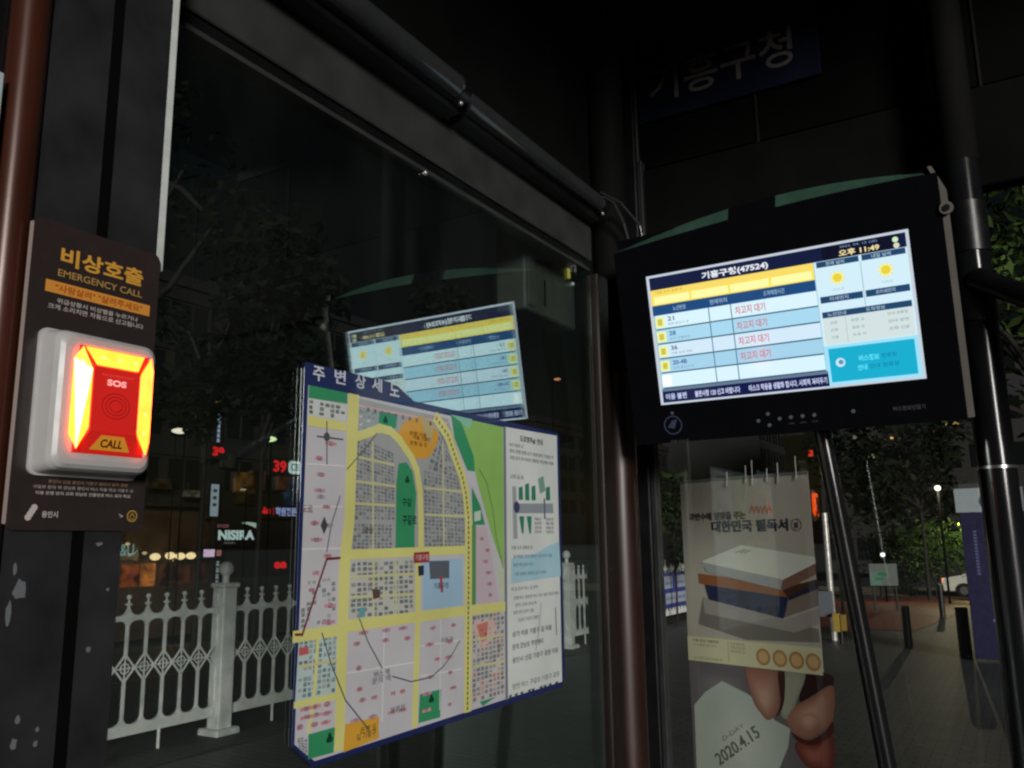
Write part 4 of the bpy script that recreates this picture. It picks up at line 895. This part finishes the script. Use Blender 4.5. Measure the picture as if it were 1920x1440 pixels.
def signboard(name, px0, px1, py0, py1, D, col, label, cat, legs=True, extra=None, post=True):
    c = far((px0+px1)/2, py1, D); gp = gz(c.y); o = thing(name, (c.x, c.y, gp), label, cat)
    d = Vector((c.x, c.y, 0)).normalized(); rt_ = Vector((d.y, -d.x, 0))
    z1 = far((px0+px1)/2, py0, D).z; z0 = c.z; hw = (px1-px0)/CF*D/2
    a = MB(); B = Vector((c.x, c.y, 0)); a.prism([B-rt_*hw+Vector((0, 0, z0)), B+rt_*hw+Vector((0, 0, z0)), B+rt_*hw+Vector((0, 0, z1)), B-rt_*hw+Vector((0, 0, z1))], d, .05, col)
    A = Art(a, B-rt_*hw+Vector((0, 0, z0))-d*.002, rt_*2*hw, Vector((0, 0, z1-z0)), .003)
    if A.N.dot(d) > 0: A.st = -.003
    if extra: extra(A)
    a.build('panel', o)
    if post:
        for s in (-.8, .8): a = MB(); a.tube(B+rt_*hw*s+d*.03+Vector((0, 0, gp)), B+rt_*hw*s+d*.03+Vector((0, 0, max(z0, gp+.02))), .02, M_bol); a.build('leg', o)
    return o
def ex1(A): A.rect(.0, .0, .42, .62, pr((90, 120, 110), 0), 1); A.rect(.3, .45, .62, .6, pr((20, 110, 60), 0), 2); A.rect(.2, .25, .5, .36, pr((20, 110, 60), 0), 2)
signboard('street_signboard', 1637, 1680, 1057, 1098, 21, mat('board_white', (.11, .135, .12), .5), 'small white and green board right of the slanted strut', 'sign', extra=ex1)
def ex2(A):
    A.rect(0, .82, 1, 1, pr((120, 76, 72), 0), 1)
    for k in range(3): A.dashes(.2, .8, .62-k*.2, .09, pr((120, 122, 100), 0), 1)
signboard('narrow_signboard', 1578, 1606, 1042, 1128, 15, mat('board_olive', (.07, .07, .05), .6), 'narrow olive board with pink top between banner and strut', 'sign', extra=ex2)
def pole(px0, py0, px1, py1, D, r, m, label, name='signal_pole'):
    b = far(px1, py1, D); t = far(px0, py0, D); o = thing(name, (b.x, b.y, 0), label, 'pole')
    a = MB(); a.tube((b.x, b.y, 0), (b.x, b.y, t.z), r, m, n=20); a.build('shaft', o)
    return o, Vector((b.x, b.y, t.z))
M_steel = mat('bright_steel', (.55, .52, .5), .3, .4, .2, 20)
o, tp = pole(1544, 962, 1560, 1140, 14.0, .045, M_steel, 'thin bright steel pole just right of the banner')
a = MB(); p = far(1549, 1130, 13.8); a.box((p.x-.10, p.y-.08, p.z-.20), (p.x+.10, p.y, p.z+.17), mat('meter_box', (.12, .13, .16), .5), .006); a.build('meter_box', o)
p = far(1576, 1168, 13.6); a = MB(); 
o = thing('yellow_marker', (p.x, p.y, 0), 'short yellow marker post low between the banner and the strut', 'marker')
a.tube((p.x, p.y, 0), (p.x, p.y, p.z+.06), .03, M_bol); a.build('stem', o)
a = MB(); a.box((p.x-.10, p.y-.05, p.z-.125), (p.x-.006, p.y+.05, p.z+.135), mat('marker_yellow', (.36, .25, .04), .45), .006); a.box((p.x+.006, p.y-.05, p.z-.11), (p.x+.08, p.y+.05, p.z+.12), mat('marker_yellow2', (.26, .17, .03), .45), .006); a.build('reflector', o)

# car
cp = far(1872, 1098, 44); cz = gz(cp.y)
car = thing('parked_car', (cp.x, cp.y, cz), 'white hatchback parked on the pale road beyond the red paving', 'car')
a = MB(); M_car = mat('car_white', (.55, .54, .48), .25, 0, .03, 5, coat=.5)
L_ = [(-2.1, .30), (-2.15, .62), (-2.05, .86), (-1.35, .98), (-.75, 1.42), (.75, 1.46), (1.6, 1.05), (2.05, .92), (2.15, .45), (2.1, .28)]
for k in range(1): a.prism([(cp.x+x, cp.y-.85, cz+z) for x, z in L_], (0, 1, 0), 1.7, M_car)
a.build('body', car)
a = MB(); a.prism([(cp.x+x, cp.y-.856, cz+z) for x, z in [(-1.2, 1.0), (-.7, 1.36), (-.05, 1.38), (-.05, 1.0)]], (0, 1, 0), 1.712, M_dark); a.prism([(cp.x+x, cp.y-.856, cz+z) for x, z in [(.03, 1.0), (.03, 1.38), (.72, 1.39), (1.35, 1.03)]], (0, 1, 0), 1.712, M_dark); a.build('side_windows', car)
for sx in (-1.3, 1.35):
    for sy in (-.80, .80):
        a = MB(); a.tube((cp.x+sx, cp.y+sy-.11, cz+.32), (cp.x+sx, cp.y+sy+.11, cz+.32), .32, M_bol, n=24); wo = a.build('wheel', car)
        a = MB(); a.tube((cp.x+sx, cp.y+sy-.118, cz+.32), (cp.x+sx, cp.y+sy+.118, cz+.32), .18, mat('rim', (.2, .2, .2), .3, .6), n=16); a.build('rim', wo)
a = MB(); a.box((cp.x-2.17, cp.y-.82, cz+.62), (cp.x-2.06, cp.y-.6, cz+.84), emi('tail_lamp', (250, 160, 110), 1.2)); a.build('tail_light', car)

# lamps on the right
def street_lamp(px, py, D, rgb, k, power, r, label, pole_=True, col=(1, .8, .5)):
    p = far(px, py, D); g0 = gz(p.y); o = thing('street_lamp', (p.x, p.y, g0), label, 'street lamp', 'street lamps')
    a = MB(); a.ball(p, r, emi('lamp_%d_%d' % (px, py), rgb, k), 14); a.build('globe', o)
    mm_ = mat('mast_dark', (.004, .004, .004), .9, 0, .1, 20, 0, spec=.05)
    a = MB(); a.tube((p.x, p.y, g0), (p.x, p.y, p.z-r), .035, mm_); a.tube((p.x, p.y, p.z+r*.8), (p.x, p.y, p.z+r*1.2), r*.8, mm_, r*.3); a.build('pole', o)
    if power:
        l = bpy.data.lights.new('lamp_light', 'POINT'); l.energy = power; l.color = col; l.shadow_soft_size = .03
        lo = bpy.data.objects.new('lamp_light', l); COL.objects.link(lo); lo.location = (.0, -.25, p.z-g0-.1); lo.parent = o
    return o
street_lamp(1758, 915, 29, (255, 250, 225), 2, 135, .09, 'round white street lamp glowing left of the navy pillar')
street_lamp(1655, 1040, 30, (245, 245, 235), 2.2, 3, .07, 'small low white lamp above the green and white board', col=(1, .95, .85))
street_lamp(1806, 985, 38.5, (210, 220, 60), 1.2, 130, .10, 'yellow lamp hidden in the bright leaves beside the pillar', col=(1, .95, .4))

# ------------------------------------------------------------------ buildings
M_fac = mat('facade_dark', (.008, .0072, .0064), .7, 0, .25, .4, .1)
M_fac2 = mat('facade_grey', (.013, .0135, .0125), .7, 0, .25, .4, .1)
M_fac3 = mat('facade_brown', (.010, .0068, .0045), .7, 0, .25, .4, .1)
M_win = mat('dark_window', (.006, .007, .008), .15, 0, 0)
def building(x, y0, y1, h, m, floors, bays, label, name='shop_building', depth=12, m2=None):
    o = thing(name, (x, (y0+y1)/2, GZ(x, y0)), label, 'building')
    a = MB(); a.box((x-depth, y0, GZ(x, y0)), (x, y1, h), m); a.build('wall', o)
    a = MB(); a.box((x-depth-.2, y0-.2, h+.002), (x+.25, y1+.2, h+.55), m2 or m); a.build('parapet', o)
    fh = (h-4)/floors; bw = (y1-y0)/bays
    a = MB()
    for f in range(floors): a.box((x+.002, y0, 4+f*fh+fh*.72), (x+.14, y1, 4+f*fh+fh*.97), m2 or m)
    a.build('floor_bands', o)
    for f in range(floors):
        for b_ in range(bays):
            a = MB(); ya = y0+b_*bw+bw*.12; yb = y0+(b_+1)*bw-bw*.12; za = 4+f*fh+fh*.08; zb = 4+f*fh+fh*.66
            a.box((x+.003, ya, za), (x+.03, yb, zb), M_win); a.box((x+.031, (ya+yb)/2-.04, za), (x+.07, (ya+yb)/2+.04, zb), m2 or m); a.box((x+.031, ya, zb), (x+.09, yb, zb+.08), m2 or m)
            a.build('window', o)
    return o
BXF = -34
building(BXF, 16, 27.5, 14, M_fac3, 4, 5, 'dark brown shop block with warm ground floor, left behind the fence', m2=M_fac)
shopB = building(BXF+.6, 28.0, 39, 14.5, M_fac, 4, 5, 'dark shop block carrying the lit sign column, behind the white post of the fence', m2=M_fac2)
building(BXF-2, 39.5, 62, 14, M_fac2, 4, 7, 'taller grey block with flat parapet partly hidden behind the map', m2=M_fac2)
building(BXF-2, 64, 96, 12, M_fac, 4, 8, 'long dark block far behind the mirrored display', m2=M_fac3)
o = building(-26, 100, 112, 22, M_fac2, 6, 4, 'dark tower block behind the street at the right of the display', name='tower_block')
# right-hand far building
def building_y(y, x0, x1, h, m, floors, bays, label, g0):
    o = thing('office_block', ((x0+x1)/2, y, g0), label, 'building')
    a = MB(); a.box((x0, y, g0), (x1, y+14, g0+h), m); a.build('wall', o)
    fh = h/floors; bw = (x1-x0)/bays
    for f in range(floors):
        for b_ in range(bays):
            a = MB(); a.box((x0+b_*bw+bw*.15, y-.05, g0+f*fh+fh*.3), (x0+(b_+1)*bw-bw*.15, y-.003, g0+f*fh+fh*.8), M_win); a.build('window', o)
    return o
ob = building_y(72, -14, 3, 17, M_fac, 5, 8, 'dark office block with a few lit windows, below the display and above the hedge', -1.2)
def litwin(px, py, w_, h_, rgb, k, parent, Y=71.9):
    p = ony(px, py, Y); a = MB(); a.box((p.x-w_/2, Y-.05, p.z-h_/2), (p.x+w_/2, Y, p.z+h_/2), emi('lit_%d_%d' % (px, py), rgb, k)); a.build('lit_window', parent)
litwin(1632, 858, .95, .65, (205, 205, 175), 1.0, ob); litwin(1673, 821, 1.1, .18, (240, 190, 110), 1.2, ob); litwin(1785, 794, .9, .22, (190, 150, 80), .8, ob)
litwin(1602, 822, .3, .45, (170, 160, 140), .5, ob); litwin(1733, 855, .4, .35, (110, 105, 80), .5, ob); litwin(1755, 815, .8, .7, (90, 45, 18), .6, ob); litwin(1520, 850, .35, .5, (220, 60, 40), .9, ob)
litwin(1626, 806, .2, .25, (120, 110, 100), .5, ob); litwin(1722, 832, .25, .3, (110, 90, 60), .5, ob)

# ------------------------------------------------------------------ shop signs across the road
FA = BXF+.86
def sgn(name, px0, py0, px1, py1, x, label, cat, draw, back=True, bm_=None, group=None):
    p0 = onx(px0, py1, x); p1 = onx(px1, py0, x); y0_, y1_ = p0.y, p1.y; zc = onx((px0+px1)/2, (py0+py1)/2, x).z; hh = (onx((px0+px1)/2, py0, x).z-onx((px0+px1)/2, py1, x).z)/2
    a = MB(); pad = .12
    a.box((x-.25, y0_-pad, zc-hh-pad), (x, y1_+pad, zc+hh+pad), bm_ or mat('sign_case', (.012, .012, .013), .5))
    A = Art(a, (x+.004, y0_, zc-hh), (0, y1_-y0_, 0), (0, 0, hh*2), .01); draw(A)
    o = a.build(name, loc=(x-.12, (y0_+y1_)/2, zc-hh-pad)); tag(o, label, cat, group); return o
RED = emi('neon_red', (235, 34, 40), 1.3); WHT = emi('neon_white', (205, 228, 226), 1.0); LVN = emi('neon_lavender', (170, 180, 235), 1.0); DKC = mat('sign_case', (.012, .012, .013), .5); PKW = emi('neon_pink', (240, 205, 235), 1.1); PNKL = emi('neon_rose', (190, 120, 120), .8)
def d39cb(A): A.text('39', 0, .05, .46, .92, RED, 1, .04); A.poly([(.53, .2), (.60, .02), (.97, .02), (1, .1), (1, .98), (.62, 1), (.53, .8)], WHT, 1); A.text('CB', .62, .25, .92, .8, pr((40, 60, 60), 0), 2, .02)
sgn('channel_sign', 512, 863, 565, 888, FA, 'red and white lit sign touching the left edge of the map', 'shop sign', d39cb)
def d2(A): A.text('ㅅㅐㅁ', 0, .1, .30, .9, RED, 1, .08); A.rect(.02, .25, .30, .6, RED, .5); A.rect(.36, .1, .41, .9, emi('neon_dkred', (150, 20, 40), .9), 1); A.text('학원전문', .44, .05, 1, .95, LVN, 1, .04)
sgn('banner_sign', 484, 950, 556, 968, FA, 'low lit strip sign, red at left and lavender at right, beside the map', 'shop sign', d2)
def d3(A):
    A.text('NISIRA', .04, .18, 1, .62, WHT, 1, .05); A.dashes(.0, .3, .72, .16, PNKL, 1, .1); A.dashes(.18, .5, 0, .1, emi('neon_dim', (150, 150, 145), .7), 1, .1)
    A.poly([(.62, .95), (.8, 1.0), (1.06, .95), (1.12, .82), (1.08, .68), (.95, .78), (.8, .88)], emi('neon_green', (190, 215, 195), .9), 1)
sgn('arched_sign', 405, 978, 478, 1020, FA, 'white lettered sign with pale green swoosh over the fence post', 'shop sign', d3)
def stack(n, c, sz=.8):
    def f(A):
        for k in range(n):
            v = 1-(k+1)/n; A.rect(.1, v+.02, .9, v+.35/n, c, 1); A.rect(.35, v+.2/n, .65, v+.8/n, c, 1.2); A.rect(.1, v+.6/n, .85, v+.8/n, c, 1.4)
    return f
sgn('blade_sign', 405, 775, 415, 830, FA, 'tall thin vertical sign of stacked white letters, top of the column', 'shop sign', stack(6, emi('neon_blue', (190, 200, 240), 1.0)))
sgn('blade_topper', 404, 752, 414, 768, FA, 'small yellow lit box capping the vertical sign column', 'shop sign', lambda A: A.rect(0, 0, 1, 1, emi('neon_yel', (150, 110, 40), .7), 1))
sgn('number_sign', 398, 838, 421, 856, FA, 'round red lit sign of two figures in the middle of the sign column', 'shop sign', lambda A: A.text('39', 0, 0, 1, 1, RED, 1, .06))
sgn('light_box', 393, 908, 411, 968, FA, 'pale white upright light box with grey marks below the red figures', 'shop sign', lambda A: (A.rect(0, 0, 1, 1, emi('box_white', (165, 180, 190), .85), 1), [A.rect(.25, .75-k*.22, .75, .85-k*.22, pr((90, 100, 120), 0), 2) for k in range(3)]))
sgn('pink_light_box', 381, 1030, 415, 1044, FA, 'small glowing pink and white box left of the fence post', 'shop sign', lambda A: (A.rect(0, 0, .62, 1, PKW, 1), A.rect(.72, .1, 1, .9, PNKL, 1)))
sgn('dotted_sign', 402, 1050, 412, 1098, FA, 'vertical row of four white letters just left of the fence post', 'shop sign', stack(4, emi('neon_dots', (175, 180, 180), .8)))
sgn('red_lit_sign', 513, 1053, 537, 1074, FA, 'red lit characters low above the fence, right of the post', 'shop sign', lambda A: A.text('99', 0, 0, 1, 1, RED, 1, .06))
sgn('script_sign', 224, 1020, 258, 1045, FA, 'pale green curled script sign at the edge of the grey post', 'shop sign', lambda A: (A.text('&U', 0, .1, .8, 1, emi('neon_script', (150, 185, 178), .8), 1, .02), A.line([(.5, .1), (.8, .25), (1, .5)], .06, emi('neon_script', (150, 185, 178), .8), 1)))
def emi_noise(name, rgb, k):
    m = emi(name, rgb, k); t = m.node_tree; b = t.nodes['Principled BSDF']
    tc = t.nodes.new('ShaderNodeTexCoord'); nz = t.nodes.new('ShaderNodeTexNoise'); nz.inputs['Scale'].default_value = 1.6; nz.inputs['Detail'].default_value = 5
    rp = t.nodes.new('ShaderNodeValToRGB'); c = lin(rgb); rp.color_ramp.elements[0].position = .38; rp.color_ramp.elements[0].color = (c[0]*.12, c[1]*.08, c[2]*.08, 1)
    rp.color_ramp.elements[1].position = .64; rp.color_ramp.elements[1].color = (c[0]*1.3, c[1]*1.2, c[2], 1)
    t.links.new(tc.outputs['Object'], nz.inputs['Vector']); t.links.new(nz.outputs[0], rp.inputs[0]); t.links.new(rp.outputs[0], b.inputs['Emission Color']); return m
for (x, y, w_, h_, c, k) in ((462, 905, 1.3, 1.0, (150, 110, 60), .30), (486, 900, .9, .9, (120, 80, 44), .28), (536, 906, 1.0, .7, (120, 70, 40), .35), (470, 935, 1.6, .5, (90, 70, 44), .22), (548, 925, .8, 1.6, (40, 70, 110), .5), (372, 790, 1.0, .5, (80, 74, 60), .18), (430, 860, .8, .8, (70, 74, 70), .22), (300, 905, 1.2, .4, (90, 70, 50), .22), (360, 925, .9, .3, (170, 170, 150), .35)):
    p = onx(x, y, FA-.02); a = MB(); a.box((p.x-.22, p.y-w_/2, p.z-h_/2), (p.x, p.y+w_/2, p.z+h_/2), emi_noise('shopwin_%d' % x, c, k)); a.box((p.x-.21, p.y-w_/2-.06, p.z-h_/2-.06), (p.x-.01, p.y+w_/2+.06, p.z-h_/2), M_fac)
    o = a.build('lit_window', shopB); tag(o, 'dimly lit %s window' % ('warm', 'blue')[c[2] > c[0]])
# restaurant front with four warm lamps
rs = thing('restaurant_front', (BXF+.5, 24, -2.4), 'warm lit restaurant front with four lamps, seen over the fence at left', 'shop front')
a = MB(); p0 = onx(222, 1075, BXF+.2); p1 = onx(392, 1075, BXF+.2)
a.box((BXF+.05, p0.y, -2.4), (BXF+.15, p1.y, 3.2), mat('rest_wall', (.03, .018, .010), .6, 0, .4, 1.2)); a.build('wall', rs)
cw_ = [((225, 1058), (262, 1102), (150, 75, 34)), ((262, 1056), (292, 1100), (196, 118, 56)), ((240, 1066), (256, 1090), (140, 66, 52)), ((298, 1058), (318, 1098), (96, 56, 34)), ((322, 1060), (356, 1098), (74, 42, 30)), ((362, 1056), (384, 1098), (60, 34, 34)), ((276, 1068), (288, 1085), (170, 105, 50))]
for k, ((x0, y0_), (x1, y1_), c) in enumerate(cw_):
    q0 = onx(x0, y1_, BXF+.2); q1 = onx(x1, y0_, BXF+.2); a = MB(); a.box((BXF+.155+k*.01, q0.y, max(-2.35, q0.z)), (BXF+.2+k*.012, q1.y, q1.z), emi_noise('rest_%d' % k, c, .9)); a.build('window', rs)
a = MB(); a.box((BXF+.16, p0.y+1, 3.4), (BXF+.6, p1.y, 3.55), M_fac3, .02); a.build('awning', rs)
for k, (x, y) in enumerate(((291, 1044), (319, 1042), (338, 1043), (358, 1042), (271, 1037), (239, 1020))):
    p = onx(x, y, BXF+.9); a = MB(); a.ball(p, .20 if k < 4 else .09, emi('rest_lamp' if k < 4 else 'rest_lamp_small', (255, 220, 165), 1.8 if k < 4 else .8), 12, (1, 1.2, .8)); a.build('wall_lamp', rs)
lt = bpy.data.lights.new('restaurant_light', 'POINT'); lt.energy = 90; lt.color = (1, .6, .25); lt.shadow_soft_size = .03
lo = bpy.data.objects.new('restaurant_light', lt); COL.objects.link(lo); lo.parent = rs; lo.location = (1.8, .3, 3.4)
# road lamps on masts
M_mast = mat('mast_dark', (.004, .004, .004), .9, 0, .1, 20, 0, spec=.05)
def mast(px, py, D, rgb, k, label, r=.26):
    p = far(px, py, D); b_ = GZ(p.x-.5, p.y); o = thing('road_lamp', (p.x-.5, p.y+.6, b_), label, 'street lamp', 'road lamps seen through the glass')
    a = MB(); a.ball(p, r, emi('road_lamp_%d' % px, rgb, k), 14, (1, 1, .35)); a.build('lamp', o)
    a = MB(); a.tube((p.x-.5, p.y+.6, b_), (p.x-.5, p.y+.6, p.z+.12), .025, M_mast); a.tube((p.x-.5, p.y+.6, p.z+.12), (p.x, p.y, p.z+.1), .03, M_mast); a.build('mast', o)
mast(337, 808, 30, (255, 240, 215), 1.6, 'small flat road lamp glowing white right of the call box')
mast(503, 823, 27, (225, 255, 190), 1.6, 'flat greenish white road lamp above the red and white sign')
mast(326, 735, 36, (150, 130, 110), .6, 'faint distant road lamp highest beside the call box', .13)
mast(1045, 711, 26, (240, 150, 110), 1.2, 'orange road lamp between the mirrored picture and the corner column', .11)
mast(456, 918, 34, (190, 180, 150), .8, 'small warm lamp between the white light box and the map', .12)
